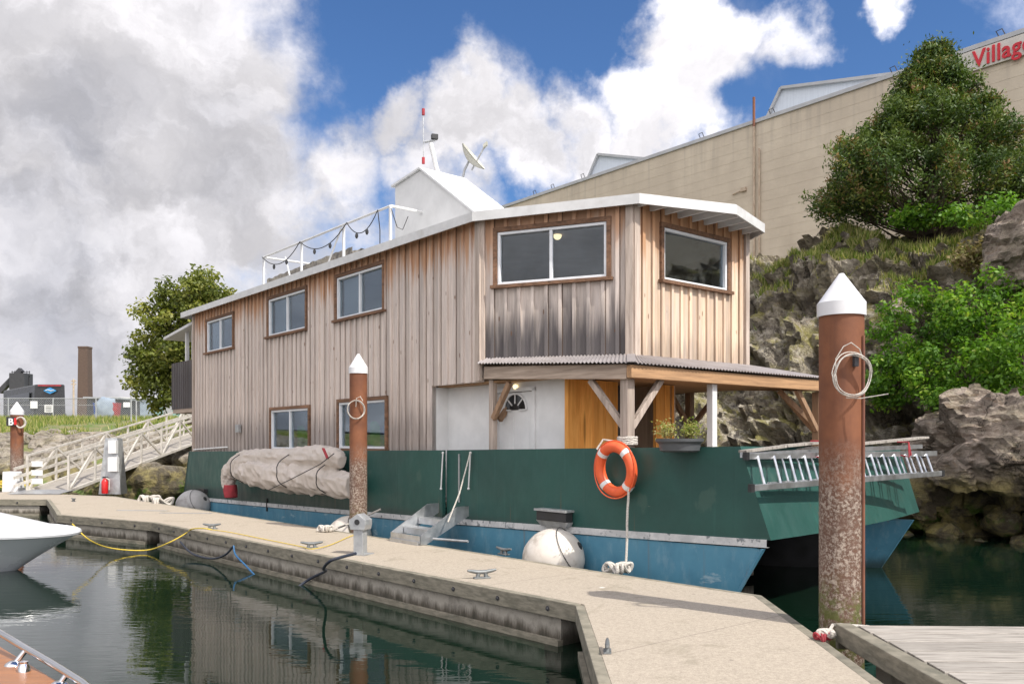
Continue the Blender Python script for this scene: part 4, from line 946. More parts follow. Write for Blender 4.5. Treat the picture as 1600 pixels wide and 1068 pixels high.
# deck and tunnel
m_ = MB(); m_.prism([(q.x, q.y) for q in (B(6.3, 8.5), B(6.8, 13.45), B(24.4, 13.45), B(24.4, 8.4))], .93, 1.0); m_.build('deck', M['greybeam'], hbt)
def hull(n_out, n_in, sg, tk, tw_):
    """outer side straight, inner side sweeping in to the stem"""
    m_ = MB(); st = lambda z: tk+(tw_-tk)*(1-(z/.94))    # stem position for a height
    def nin(t, z):
        k = max(0, min(1, (t-st(z))/1.5)); return n_out+sg*(.04+(abs(n_in-n_out)-.04)*math.sin(k*math.pi/2)**1.4)
    zs = lambda v_, t: -.6+(zb(t)-.11+.6)*v_
    nu = 40; nv_ = 7
    def P_(u_, v_, side):
        z = -.6+1.43*v_; t0 = st(min(z, .94)); t = t0+(24.9-t0)*(u_**1.7); z = -.6+(zb(t)-.10+.6)*v_
        t = st(z)+(24.9-st(z))*(u_**1.7)
        n_ = (curve_n(t) if sg > 0 else n_out) if side == 0 else nin(t, z); return B(t, n_, z)
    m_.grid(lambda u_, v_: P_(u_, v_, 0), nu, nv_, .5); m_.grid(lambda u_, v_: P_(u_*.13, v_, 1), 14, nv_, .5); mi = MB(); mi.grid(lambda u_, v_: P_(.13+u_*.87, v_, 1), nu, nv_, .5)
    m_.grid(lambda u_, v_: P_(u_, 1, 0).lerp(P_(u_, 1, 1), v_), nu, 2, .5)
    m_.grid(lambda u_, v_: P_(0, u_, 0).lerp(P_(0, u_, 1), v_), nv_, 2, .5); m_.grid(lambda u_, v_: P_(1, u_, 0).lerp(P_(1, u_, 1), v_), nv_, 2, .5)
    o = m_.build('hull', M['blue'], hbt, recalc=False, smooth=30); mi.build('inner_side', M['black'], o, recalc=False, smooth=30)  # inner side coloured black in place of the deep tunnel shade
    if sg > 0:
        s_ = MB(); s_.grid(lambda u_, v_: (lambda t: B(t, curve_n(t)-.018, zb(t)-.085+.09*v_))(5.68+(24.9-5.68)*u_), 60, 2, .5)
        s_.grid(lambda u_, v_: (lambda t: B(t, curve_n(t)-.018+.06*v_, zb(t)+.005))(5.68+(24.9-5.68)*u_), 60, 2, .5); s_.grid(lambda u_, v_: (lambda t: B(t, curve_n(t)-.018+.06*v_, zb(t)-.085))(5.68+(24.9-5.68)*u_), 60, 2, .5)
        s_.build('rub_rail', M['stripe'], o, recalc=False)
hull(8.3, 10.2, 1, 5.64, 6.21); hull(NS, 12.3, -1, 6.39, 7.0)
m_ = MB(); m_.box(B(8.8, 10.95, .16), .3, 1.5, .3, D1, NN); m_.box(B(7.6, 10.6, .2), .05, .5, .25, D1, NN, UP); m_.build('tunnel_float', M['float'], hbt); MB().box(B(9.6, 11.0, .3), .06, 3.0, 1.2, D1, NN).build('tunnel_shade_panel', M['black'], hbt)  # black panel added across the tunnel to stand in for its shade
m_ = MB(); m_.grid(lambda u_, v_: bowf(u_, 0).lerp(B(9.5, 8.4+5.1*u_, .80), v_), 12, 6, .5); m_.build('bow_underside', M['black'], hbt, recalc=False)  # underside coloured black to imitate the shade below the bow
# gate rods, vent, small fittings on the bulwark
for px in (692, 735): 
    p, q = S(px, 707, 8.26), S(px-3, 763, 8.26); MB().tube([p, q], .012, 6).ball(p, .022, seg=8, rings=6).ball(q, .022, seg=8, rings=6).build('gate_rod', M['white'], hbt, smooth=True)
vt = S(866, 806, 8.22); m_ = MB(); m_.box(vt, .62, .14, .13, D1, NN); ve = m_.build('side_vent', M['black'], hbt, bevel=.01)
MB().box(vt+UP*.085-NN*.01, .66, .18, .03, D1, NN).build('vent_lid', M['galv'], ve); MB().extr([vt-UP*.067+D1*.34-NN*.05, vt-UP*.067-D1*.34-NN*.05, vt-UP*.15-D1*.26-NN*.02, vt-UP*.15+D1*.26-NN*.02], NN*.1).build('vent_skirt', M['galv'], ve)
vt = S(317, 766, 8.25); MB().box(vt, .45, .1, .10, D1, NN).build('side_vent', M['black'], hbt)
MB().box(S(417, 788, 8.28), .03, .03, .3, D1, NN).build('drain_strip', M['black'], hbt)
# stern balcony
wall(B(26.8, 8.6), B(24.36, 8.6), 3.03, 4.43, [], -NN, 'balcony_panel', 'dark_wood', .16)
wall(B(26.8, 13.3), B(26.8, 8.6), 3.03, 4.43, [], D1, 'balcony_panel', 'dark_wood', .2)
MB().box(B(25.6, 10.95, 2.97), 2.4, 4.7, .12, D1, NN).build('balcony_floor', M['greybeam'], hbt)
for t_ in (25.75, 25.2): MB().box(B(t_, 8.68, 4.9), .09, .09, 0.95, D1, NN).build('balcony_post', M['white'], hbt)
MB().hexa([B(24.4, 8.45, 5.42), B(27.2, 8.45, 5.18), B(27.2, 13.3, 5.18), B(24.4, 13.3, 5.42), B(24.4, 8.45, 5.50), B(27.2, 8.45, 5.26), B(27.2, 13.3, 5.26), B(24.4, 13.3, 5.50)]).build('balcony_roof', M['fascia'], hbt)
# ---- roof furniture: hatch house
n0, n1 = 9.2, 10.2; prf = [(14.95, 5.72), (14.95, 7.22), (14.0, 7.33), (11.75, 5.74)]
rc = MB().extr([B(t, n0, z) for t, z in prf], NN*(n1-n0)).build('roof_hatch_house', M['white'], hbt)
m_ = MB(); m_.extr([B(14.0, n0-.05, 7.335), B(11.70, n0-.05, 5.745), B(11.70, n0-.05, 5.785), B(14.0, n0-.05, 7.375)], NN*(n1-n0+.1)); m_.extr([B(15.03, n0-.05, 7.215), B(14.0, n0-.05, 7.335), B(14.0, n0-.05, 7.375), B(15.03, n0-.05, 7.255)], NN*(n1-n0+.1)); m_.build('hatch_roof', M['white'], rc)
# railing
m_ = MB(); NRl = 8.5; ZR = 6.5
tp = [tn(S(px, 400, NRl))[0] for px in (412, 471, 537, 610)]
rl = MB().tube([B(tp[0], NRl, ZR), B(tp[3], NRl, ZR)], .025, 8).build('roof_railing', M['white'], hbt, smooth=True)
for i, t in enumerate(tp): MB().box(B(t, NRl, 6.1), .045, .045, .78, D1, NN).build('rail_post', M['white'], rl)
MB().tube([B(tp[0], NRl, ZR), B(tp[0], NRl+1.6, ZR)], .025, 8).build('cross_rail', M['white'], rl, smooth=True); MB().tube([B(tp[3], NRl, ZR), B(tp[3], NRl+.75, ZR)], .03, 8).build('cross_rail', M['white'], rl, smooth=True)
MB().tube([B(tp[0]-1.0, NRl+.1, 6.35), B(tp[0]-1.5, NRl, 5.75)], .02, 6).build('rail_brace', M['white'], rl, smooth=True); MB().tube([B(tp[2]+.1, NRl, 6.45), B(tp[2]+.75, NRl, 5.75)], .02, 6).build('rail_brace', M['white'], rl, smooth=True)
m_ = MB(); m_.grid(lambda u_, v_: B(20.2-4.3*u_, 8.75+1.4*v_, 6.04+.06*u_+.04*noise.noise(V((u_*20, v_*5, 0)))-(.25 if v_ < .01 else 0)), 60, 8); m_.grid(lambda u_, v_: B(20.2-4.3*u_, 8.75, 5.72+(.33+.06*u_+.04*noise.noise(V((u_*20, 0, 0))))*v_), 60, 3); m_.grid(lambda u_, v_: B(20.2, 8.75+1.4*u_, 5.72+.32*v_), 6, 2)
m_.build('roof_locker', M['lichen'], hbt, recalc=False)
# antenna mast, floodlight, dish
mb0 = FR(686, 272, 14.0); Ym = mb0.y; mt = D(673, 224, Ym)
ms = MB().tube([mb0-UP*.1, mt], .045, 8).build('antenna_mast', M['white'], hbt, smooth=True)
MB().tube([D(663, 222, Ym), D(680, 219, Ym)], .025, 6).build('mast_bracket', M['galv'], ms)
MB().box(D(679, 214, Ym), .13, .10, .10, V((1, .3, 0))).build('floodlight', M['black'], ms, bevel=.01)
MB().tube([D(661, 170, Ym), D(662, 256, Ym)], .010, 6).build('antenna_rod', M['galv'], ms)
for y0, y1 in ((170, 180), (246, 256)): MB().tube([D(661.5, y0, Ym), D(661.5, y1, Ym)], .03, 8).build('antenna_tip', M['redcloth'], ms, smooth=True)
Yd = 17.6; dc = D(737, 247, Yd); ax = V((.75, -.25, .62)).normalized(); xx = ax.orthogonal().normalized(); yy = ax.cross(xx)
m_ = MB()
def dishf(sg):
    return lambda u_, v_: dc-ax*.08+(xx*math.cos(u_*2*math.pi)*.34+yy*math.sin(u_*2*math.pi)*.34)*v_+ax*(.14*v_*v_+sg)
m_.grid(dishf(0), 29, 8, .5); m_.grid(dishf(-.012), 29, 8, .5); ds = m_.build('satellite_dish', M['dishm'], hbt, recalc=False, smooth=60)
arm = dc+ax*.38-UP*.0; MB().tube([dc-UP*.25, arm], .016, 6).build('feed_arm', M['galv'], ds); MB().box(arm, .1, .07, .07, ax).build('feed_horn', M['dishm'], ds)
MB().tube([dc-ax*.06, dc-ax*.2-UP*.1, D(722, 282, Yd)], .025, 8).build('dish_mast', M['galv'], ds, smooth=True)
# string lights along the railing
sgl = thing('string_lights', B(tp[1], NRl, 5.8), 'dark string lights with small bulbs looped along the white roof railing', 'string lights')
pts = []; bul = []; drops = [(tp[0], tp[1]), (tp[1], tp[2]-.2), (tp[2]-.2, tp[3]+.4)]
for (ta, tb_) in drops:
    for k in range(13):
        f = k/12; t = ta+(tb_-ta)*f; pts.append(B(t, NRl-.04, ZR-.32*4*f*(1-f)*(1 if f < .99 else 0)))
        if k in (4, 8): bul.append(pts[-1])
pts += [B(tp[3]+.3, NRl-.05, 6.1), B(tp[3]+.3, NRl-.05, 5.75)]; bul.append(pts[-1])
MB().tube(pts, .010, 5).build('cable', M['black'], sgl)
m_ = [MB().tube([B(tp[3]-.05, NRl-.02+.1*k, ZR-.05) + UP*(-.0) if k == 0 else B(tp[3]-.05, NRl+.12*k, ZR-.1-.35*math.sin(k)) for k in range(4)], .008, 5).build('cable', M['black'], sgl)]
for b_ in bul: MB().lathe([(.012, 0), (.03, -.03), (.034, -.07), (.018, -.11), (0, -.12)], b_, UP, 8).build('bulb', M['bulb'], sgl, smooth=True)

# ------------------------------------------------------------------ things hung on / resting on the houseboat
lc = S(962, 733, 8.16)
lr = thing('life_ring', lc-UP*.35, 'orange life ring with white bands hanging on the green bulwark below the porch post', 'life ring')
R_, r_ = .285, .072; pts = [lc+D1*R_*math.cos(k*2*math.pi/48)+UP*R_*math.sin(k*2*math.pi/48)*1.04-NN*.03*math.sin(k*2*math.pi/48) for k in range(48)]
MB().tube(pts, r_, 14, closed=True).build('ring', M['orange'], lr, smooth=True)
for k in (6, 18, 30, 42):
    seg = [pts[(k+j) % 48] for j in (-1, 0, 1)]; seg = [seg[1].lerp(seg[0], .8), seg[1], seg[1].lerp(seg[2], .8)]; MB().tube(seg, r_+.004, 14).build('band', M['white'], lr, smooth=True)
rp_ = []
for k in range(49): a_ = k*2*math.pi/48; sag = 1.12+.06*math.cos(4*a_+math.pi); rp_.append(lc+D1*(R_+r_*sag)*math.cos(a_)+UP*(R_+r_*sag)*math.sin(a_)*1.04-NN*.03)
MB().tube(rp_, .009, 5).build('grab_line', M['orange'], lr)
def knot(m_, c, r, n=3, rr=.018, seed=0):
    rnd = random.Random(seed)
    for i in range(n):
        pts = []; ph = rnd.uniform(0, 6)
        for k in range(41):
            a_ = k/40*2*math.pi; pts.append(V(c)+V((r*(math.sin(a_+ph)+.5*math.sin(2*a_+ph)), r*.6*(math.cos(a_)-.5*math.cos(2*a_)), r*.42*(math.sin(3*a_+ph))+r*.1)))
        m_.tube(pts, rr, 6)
m_ = MB(); p0 = S(982, 756, 8.14); p1 = S(978, 880, 8.02); m_.tube([p0.lerp(p1, k/6)+V((random.gauss(0, .004), 0, 0)) for k in range(7)], .016, 7); knot(m_, S(966, 888, 7.9)+UP*.0, .13, 4, .022, 2)
tag(m_.build('mooring_rope', M['rope'], origin=p1, smooth=True), 'white rope hanging from the life ring to a knotted coil on the dock edge', 'rope')
m_ = MB()
for k in range(5): 
    c = B(7.95, 8.53, 2.0+k*.022+.02); m_.tube([c+D1*.11*math.cos(j*math.pi/8)*1.15+NN*.11*math.sin(j*math.pi/8)*1.15+UP*random.uniform(-.008, .008) for j in range(16)], .016, 6, closed=True)
m_.tube([B(7.95, 8.4, 2.05), B(8.15, 8.27, 2.08), B(8.2, 8.2, 1.95)], .014, 6)
tag(m_.build('rope_wrap', M['rope'], origin=B(7.95, 8.53, 2.0), smooth=True), 'pale rope wound around the foot of the grey porch corner post', 'rope')
# planter
pc = S(1062, 706, 8.2); pl = thing('planter', pc, 'dark grey bowl planter with small green plants on the bulwark rail', 'planter')
MB().lathe([(.0, 0), (.20, 0), (.24, .02), (.255, .10), (.29, .13), (.295, .165), (.27, .165), (.25, .12), (0, .12)], pc, UP, 28).build('bowl', M['pot'], pl, smooth=30)
for (cx_, cz_, k, tn0) in ((-.16, .27, 330, .75), (.14, .28, 420, .6)):
    P = []; T = []
    for i in range(k): P.append((pc.x+cx_+random.gauss(0, .06), pc.y+random.gauss(0, .06), pc.z+cz_+random.gauss(0, .055))); T.append(tn0+random.gauss(0, .15))
    leaves('plant', np.array(P), np.random.normal(0, 1, (len(P), 3)), .018, M['leaf_grass'], pl, tones=np.array(T))
m_ = MB()
for i in range(26): sx = random.choice((-.16, .14)); a0 = V((pc.x+sx+random.gauss(0, .02), pc.y, pc.z+.12)); m_.tube([a0, a0+V((random.gauss(0, .06), random.gauss(0, .05), .18))], .003, 4)
m_.build('stems', M['leaf_dry'], pl)
# ladders
lad = thing('extension_ladder', FR(1320, 740, 5.8), 'aluminium extension ladder lashed sideways across the green bow', 'ladder')
ul, ur = FR(1166, 712, 5.88), FR(1440, 695, 5.98); ll, lr_ = FR(1174, 762, 5.66), FR(1472, 739, 5.72)
MB().beam(ul, FR(1463, 708, 5.93), .03, .075).build('rail', M['alu'], lad, bevel=.004); MB().beam(ll, lr_, .03, .07).build('rail', M['alu'], lad, bevel=.004)
MB().beam(ul+D1*.07+UP*.01, FR(1440, 697, 6.05), .03, .06).build('rail', M['alu'], lad); MB().beam(FR(1200, 757, 5.74), FR(1440, 740, 5.79), .03, .06).build('rail', M['alu'], lad)
for i in range(14):
    f = .045+i*.068; a0 = ul.lerp(FR(1463, 708, 5.93), f); b0 = ll.lerp(lr_, f+.01); MB().tube([a0, b0], .017, 8).build('rung', M['alu'], lad, smooth=True)
    if i > 1: o_ = D1*.07-NN*.06; MB().tube([a0+o_, b0+o_+UP*.02], .015, 8).build('rung', M['alu'], lad, smooth=True)
for p in (ul, ll, lr_): MB().box(p, .06, .05, .09, NN, D1).build('rail_cap', M['black'], lad)
pk = [((1160, 709), (1262, 696), 5.95, .10), ((1225, 700), (1330, 690), 6.0, .12), ((1245, 706), (1445, 686), 6.1, .13), ((1310, 700), (1430, 688), 6.05, .09)]
for i, (a0, b0, t_, w_) in enumerate(pk):
    o = MB().beam(FR(*a0, t_)+UP*.03*1, FR(*b0, t_+.1)+UP*.03, w_, .03).build('plank', M['plank'], None, origin=FR(*a0, t_))
    tag(o, ['short grey board over the left end of the ladder', 'grey board lying on the ladder just left of the rusty pile', 'longest grey board on the ladder, passing behind the rusty pile', 'narrow grey board on the ladder right of the rusty pile'][i], 'board', 'boards stacked on the ladder')
m_ = MB()
for px in (1278, 1413): c = FR(px, 700, 5.86); m_.tube([c+UP*.09+D1*.1, c+UP*.09-D1*.06, c-UP*.12-D1*.07, c-UP*.1+D1*.05], .012, 6); m_.tube([c+UP*.09+D1*.1+NN*.06, c+UP*.09-D1*.06, c-UP*.10-D1*.07+NN*.05], .012, 6)
tag(m_.build('lashing', M['redcloth'], origin=FR(1413, 700, 5.86)), 'faded red straps tying the ladder and boards to the bow', 'strap')
# canvas covered davit
cr_ = thing('covered_davit', S(450, 760, 8.0), 'folded deck crane wrapped in a grey canvas cover strapped to the green hull', 'crane')
def sp(px, py, n_=7.95): return S(px, py, n_)
m_ = MB()
def sausage(pts, rad, n_=60, seed=0, seg=22):
    P_ = [V(p) for p in pts]; out = []; rr = []
    for i in range(n_+1):
        f = i/n_*(len(P_)-1); k = min(int(f), len(P_)-2); x = f-k; p0 = P_[max(k-1, 0)]; p1 = P_[k]; p2 = P_[k+1]; p3 = P_[min(k+2, len(P_)-1)]
        out.append(.5*((2*p1)+(-p0+p2)*x+(2*p0-5*p1+4*p2-p3)*x*x+(-p0+3*p1-3*p2+p3)*x**3)); rr.append(rad[k]+(rad[k+1]-rad[k])*x)
    b0 = len(m_.v); m_.tube(out, rr, seg); 
    for i in range(b0, len(m_.v)):
        v = m_.v[i]; k = min((i-b0)//seg, n_); c = out[k]; d = (v-c); q = v*3.2+V((seed, 0, 0))
        kk = (i-b0)//seg; an = ((i-b0) % seg)/seg*6.283; sl_ = kk/n_*len(P_)
        q2 = V((sl_*1.1+seed, math.cos(an)*1.6+seed, math.sin(an)*1.6)); q3 = V((sl_*3.2+math.sin(an+seed)*1.1, math.cos(an)*1.2, math.sin(an)*1.2+seed))
        wr = noise.noise(q*.6)*.14+.20*(1-abs(noise.noise(q2*1.3))*2)**3+.13*(1-abs(noise.noise(q3*1.4))*2)**3-.16
        for cp in ((.22, .55, .8) if n_ > 50 else ()): wr -= .16*math.exp(-((kk/n_-cp)/.022)**2)
        m_.v[i] = c+d*(1+wr)-UP*max(0, -d.normalized().z)*.06
sausage([sp(357, 762), sp(361, 733), sp(388, 716), sp(450, 713), sp(515, 712), sp(534, 720)], [.15, .22, .21, .19, .23, .10], 70, 1)
sausage([sp(372, 728, 7.98), sp(400, 735), sp(450, 742), sp(500, 748), sp(553, 757)], [.22, .31, .33, .28, .20], 60, 5)
sausage([sp(500, 712), sp(518, 725), sp(527, 738)], [.22, .16, .05], 20, 9)
cv = m_.build('cover', M['canvas'], cr_, smooth=60)
rm = cv.modifiers.new('remesh', 'REMESH'); rm.mode = 'VOXEL'; rm.voxel_size = .017; rm.use_smooth_shade = True
m_ = MB(); 
for px, py, rr in ((385, 730, .38), (463, 736, .43), (520, 747, .35)):
    c = sp(px, py); ax = (sp(px+8, py+1)-c).normalized(); x_ = ax.cross(UP).normalized(); y_ = ax.cross(x_)
    m_.tube([c+(x_*math.cos(k*math.pi/14)+y_*math.sin(k*math.pi/14)*(.95))*rr*(1+.05*math.sin(k)) for k in range(28)], .011, 5, closed=True)
m_.tube([sp(420, 765, 7.66), sp(455, 748, 7.50), sp(500, 725, 7.52), sp(522, 708, 7.6)], .010, 5)
m_.build('strap', M['black'], cr_)
m_ = MB(); a0 = sp(360, 757); m_.lathe([(.15, 0), (.17, -.12), (.15, -.3), (.10, -.32)], a0, UP, 16)
for i, v in enumerate(m_.v): m_.v[i] = v+V((.03*noise.noise(v*8), .03*noise.noise(v*9), 0))
m_.build('red_end', M['redcloth'], cr_, smooth=60)
MB().beam(sp(505, 700, 7.64), sp(512, 716, 7.60), .05, .02).build('red_patch', M['redcloth'], cr_)
# fenders
def fender(px, py, n_, r, mat, label, bulge=1.0, tilt=.5):
    c = S(px, py, n_); f = thing('fender', c-UP*r, label, 'fender', 'round fenders between the dock and the hull')
    MB().ball(c, r, r*.98, r*.96, 36, 24, fn=lambda d: 1+.015*noise.noise(d*3+c)).build('ball', M[mat], f, smooth=180)
    ax = (V((.9, -.35, tilt))).normalized(); MB().lathe([(.05, r*.94), (.06, r*.99), (.035, r*1.02), (.03, r*1.03)], c, ax, 12).build('eye', M['black'], f, smooth=True)
    x_ = ax.orthogonal().normalized(); y_ = ax.cross(x_); MB().tube([c+x_*.38*r*0+ax*r*.62*1+(x_*math.cos(k*math.pi/16)+y_*math.sin(k*math.pi/16))*r*.80 for k in range(33)], .006, 5).build('seam', M['black'], f)
    return f
fender(865, 872, 7.93, .43, 'fender', 'largest dirty white ball fender beside the blue hull, left of the rope')
fender(302, 790, 7.93, .45, 'fender_grey', 'grey ball fender at the stern with a dark patch, far end of the dock')
f3 = fender(546, 838, 7.93, .42, 'fender', 'white ball fender behind the thin rusty pile and the power pedestal')
# boarding steps
bs = thing('boarding_steps', S(700, 850, 7.7), 'aluminium boarding steps hanging from the green gate to the dock', 'steps')
h0, h1 = S(732, 795, 8.26), S(700, 853, 7.45); tR = tn(S(731, 800, 8.2))[0]; tL = tR+.85
for t in (tL, tR):
    MB().extr([B(t, 8.22, 1.02), B(t, 8.22, .86), B(t, 7.40, .46), B(t, 7.30, .46), B(t, 7.30, .60), B(t, 8.0, 1.02)], D1*.015).build('side_plate', M['alu'], bs)
for k, (n_, z) in enumerate(((7.38, .50), (7.65, .66), (7.93, .80))): m_ = MB(); m_.box(B((tL+tR)/2, n_, z), tL-tR-.03, .26, .02, D1, NN); m_.box(B((tL+tR)/2, n_-.12, z-.05), tL-tR-.03, .015, .09, D1, NN); m_.build('tread', M['alu'], bs)
MB().box(B((tL+tR)/2, 7.285, .53), tL-tR, .012, .14, D1, NN).build('kick_plate', M['alu'], bs)
MB().tube([B(tR-.05, 7.5, .55), B(tR-.75, 7.65, .56)], .02, 6).build('handle_tube', M['galv'], bs)
m_ = MB(); m_.tube([S(735, 706, 8.24), S(718, 770, 7.95), S(700, 815, 7.7)], .012, 6); m_.build('rope', M['rope'], bs)

# ------------------------------------------------------------------ dock
ZD = .45
K = [(.62, 8.41), (-7.13, 17.0), (-9.97, 18.8), (-10.6, 19.9), (-12.9, 23.8), (-34, 25.2), (-34, 28.6), (-16.4, 27.5), (-11.65, 25.2), (.96, 10.73), (2.6, 8.94), (2.46, 5.68), (2.3, -3), (.42, -3), (.57, 5.68)]
dock = thing('floating_dock', V((0, 10, 0)), 'long floating dock with beige aggregate deck and bolted timber edges', 'dock')
def inset(poly, d):
    n = len(poly); out = []
    for i in range(n):
        p0, p1, p2 = [V((q[0], q[1])) for q in (poly[i-1], poly[i], poly[(i+1) % n])]
        e1 = (p1-p0).normalized(); e2 = (p2-p1).normalized(); n1 = V((e1.y, -e1.x)); n2 = V((e2.y, -e2.x)); b_ = (n1+n2)
        b_ = b_/max(.3, (1+n1.dot(n2))); out.append(tuple(p1-b_*d))
    return out
def area(p): return sum(p[i-1][0]*p[i][1]-p[i][0]*p[i-1][1] for i in range(len(p)))/2
if area(K) < 0: K = K[::-1]
Kin = inset(K, .012)
MB().prism(inset(K, .09), ZD-.1, ZD+.004).build('deck', M['deck'], dock)
n = len(K); m_ = []
for i in range(n):
    p, q = V(K[i]+(0,)), V(K[(i+1) % n]+(0,)); d = (q-p).normalized(); o_ = V((d.y, -d.x, 0)); L = (q-p).length
    k = max(1, int(L/3.6)); m_ = MB(); ins = .0
    for j in range(k):
        a0 = p+d*(L*j/k+(.0 if j == 0 else .006)); b0 = p+d*(L*(j+1)/k-(.0 if j == k-1 else .006)); m_.beam(a0-o_*.045+UP*(ZD-.08+random.uniform(-.003, .003)), b0-o_*.045+UP*(ZD-.08), .09-.001*j, .17)
    m_.build('edge_timber', M['timber'], dock, bevel=.008)
    # float under
    if L > 2:
        f_ = MB(); 
        if i in [idx for idx in range(n)]:
            f_.beam(p+d*.25-o_*.48+UP*.0, q-d*.25-o_*.48+UP*.0, .85, .73)
            f_.build('concrete_float', M['float'], dock)
            w_ = MB(); w_.beam(p+d*.25-o_*.045+UP*.02, q-d*.25-o_*.045+UP*.02, .07, .08); w_.build('lower_waler', M['timber'], dock)
# bolts on the near edges
def edge_bolts(p, q, k):
    p = V(p+(0,)); q = V(q+(0,)); d = (q-p).normalized(); o_ = V((d.y, -d.x, 0))
    if o_.dot(V((0, 0, 0))-p) < 0: o_ = -o_
    for i in range(k):
        c = p.lerp(q, (i+.5)/k)+o_*.0+UP*(ZD-.085); MB().lathe([(.026, -.004), (.026, .005), (.012, .006), (.012, .02)], c, o_, 10).build('bolt', M['darksteel'], dock)
edge_bolts((.62, 8.41), (-7.13, 17.0), 15); edge_bolts((-7.13, 17.0), (-9.97, 18.8), 3); edge_bolts((-12.9, 23.8), (-18, 24.1), 3)
# inner join fillet boards on deck (hatch lids)
for (px, py, L, w_) in ((222, 797, 2.0, .25), (290, 801, 2.0, .22)):
    c = G(px, py, ZD+.008); MB().box(c, L*.6, w_*.5, .006, V((-1, .1, 0))).build('deck_lid', M['galv'], dock)
MB().prism([tuple(G(*q)[:2]) for q in ((25, 768), (85, 768), (78, 763), (30, 763))], ZD+.006, ZD+.02).build('rubber_mat', M['black'], dock)
# wooden dock at lower right
wd = thing('plank_dock', V((4, 4, 0)), 'weathered grey plank dock at the lower right corner beside the rusty pile', 'dock')
x0, y1 = 2.72, 6.95; yy_ = y1; 
while yy_ > -2:
    w_ = random.uniform(.27, .30); m_ = MB(); m_.box((x0+.11+2.6, yy_-w_/2, .53), 5.2, w_-.022, .04, V((1, -.035, 0))); m_.build('plank', M['plank'], wd, bevel=.004); yy_ -= w_
    if yy_ < 3.5: break
MB().box((x0+3, y1-5, .2), 5.8, 9.4, .5).build('float', M['float'], wd); MB().box((x0-.02, y1-4.6, .50), .13, 9.3, .15, V((1, .0, 0))).build('edge_timber', M['timber'], wd, bevel=.01); MB().box((x0+2.7, y1+.02, .43), 5.5, .06, .16, V((1, -.035, 0))).build('edge_timber', M['timber'], wd, bevel=.01)
# piles
def pile(c, r, ztop, capH, label, kink=.0):
    f = thing('pile', V((c[0], c[1], 0)), label, 'pile', 'steel mooring piles with white cone caps')
    c = V((c[0], c[1], 0)); zc = ztop-capH
    m_ = MB(); pts = [c+UP*(-1+(zc+.05+1)*k/40) for k in range(41)]; m_.tube(pts, r, 40); m_.build('shaft', M['pile'], f, smooth=40)
    MB().lathe([(r*.98, -.02), (r*1.09, -.02), (r*1.09, capH*.27), (r*1.05, capH*.29), (.02, capH), (0, capH)], c+UP*zc, UP, 40).build('cap', M['cap'], f, smooth=25)
    return f, c, zc
bp, bc, bz_ = pile((2.86, 7.45), .186, 3.51, .355, 'thick rusty pile in the foreground with wire coil and barnacled foot')
MB().tube([bc+V((.13, -.15, 0))+UP*z for z in (.5, 2.95)], .012, 6).build('drip_line', M['rustpipe'], bp)
sp_, s_c, sz = pile((-2.73, 15.25), .155, 3.61, .33, 'thinner rusty pile rising in front of the canvas covered crane')
tp_, t_c, tz = pile((-16.15, 28.0), .19, 3.35, .4, 'distant rusty pile at the far left carrying the black B sign')
# wire coils
def coil(c, r, n, ax, mat, label, tail=None, rr=.0045):
    m_ = MB(); ax = V(ax).normalized(); x_ = ax.cross(UP).normalized(); y_ = UP
    rnd = random.Random(n)
    for i in range(n):
        ox, oy, q = rnd.uniform(-.04, .04)*r*2, rnd.uniform(-.04, .04)*r*2, rnd.uniform(.94, 1.04); m_.tube([V(c)+x_*(ox+r*q*math.cos(k*math.pi/20))+y_*(oy+r*q*math.sin(k*math.pi/20)*1.08)+ax*(i*.01+.015*math.sin(k*.5)) for k in range(40)], rr, 6, closed=True)
    for tl in (tail or []): m_.tube([V(p) for p in tl], rr, 6)
    return tag(m_.build('wire_coil', M[mat], origin=c, smooth=True), label, 'wire coil', 'wire coils hung on the piles')
cc_ = D(1330, 585, 7.20)
tl1 = [D(1303, 590, 7.2)+V((0, -.02, 0)), D(1306, 560, 7.19), D(1318, 541, 7.18), D(1330, 535, 7.17), D(1343, 545, 7.18), D(1348, 560, 7.2)]
tl2 = [D(1322, 621, 7.2), D(1345, 622, 7.18), D(1370, 618, 7.1), D(1388, 615, 7.05)]
coil(cc_, .165, 4, V((.1, -1, 0)), 'rope', 'pale wire coil hanging on the thick foreground pile', [tl1, tl2])
MB().box(D(1337, 562, 7.24), .035, .05, .11, V((1, 0, 0))).build('hook', M['darksteel'], bp)
tl = [D(556, 635, 15.08), D(557, 622, 15.05), D(563, 619, 15.05), D(567, 626, 15.05)]
coil(D(556, 640, 15.07), .155, 3, V((0, -1, 0)), 'rope', 'pale wire coil hanging on the thinner pile in front of the windows', [tl], .007)
m_ = MB(); coil(D(32, 660, 27.78), .16, 2, V((0, -1, 0)), 'rope', 'tan rope coil hanging beside the B sign on the far pile', None, .02)
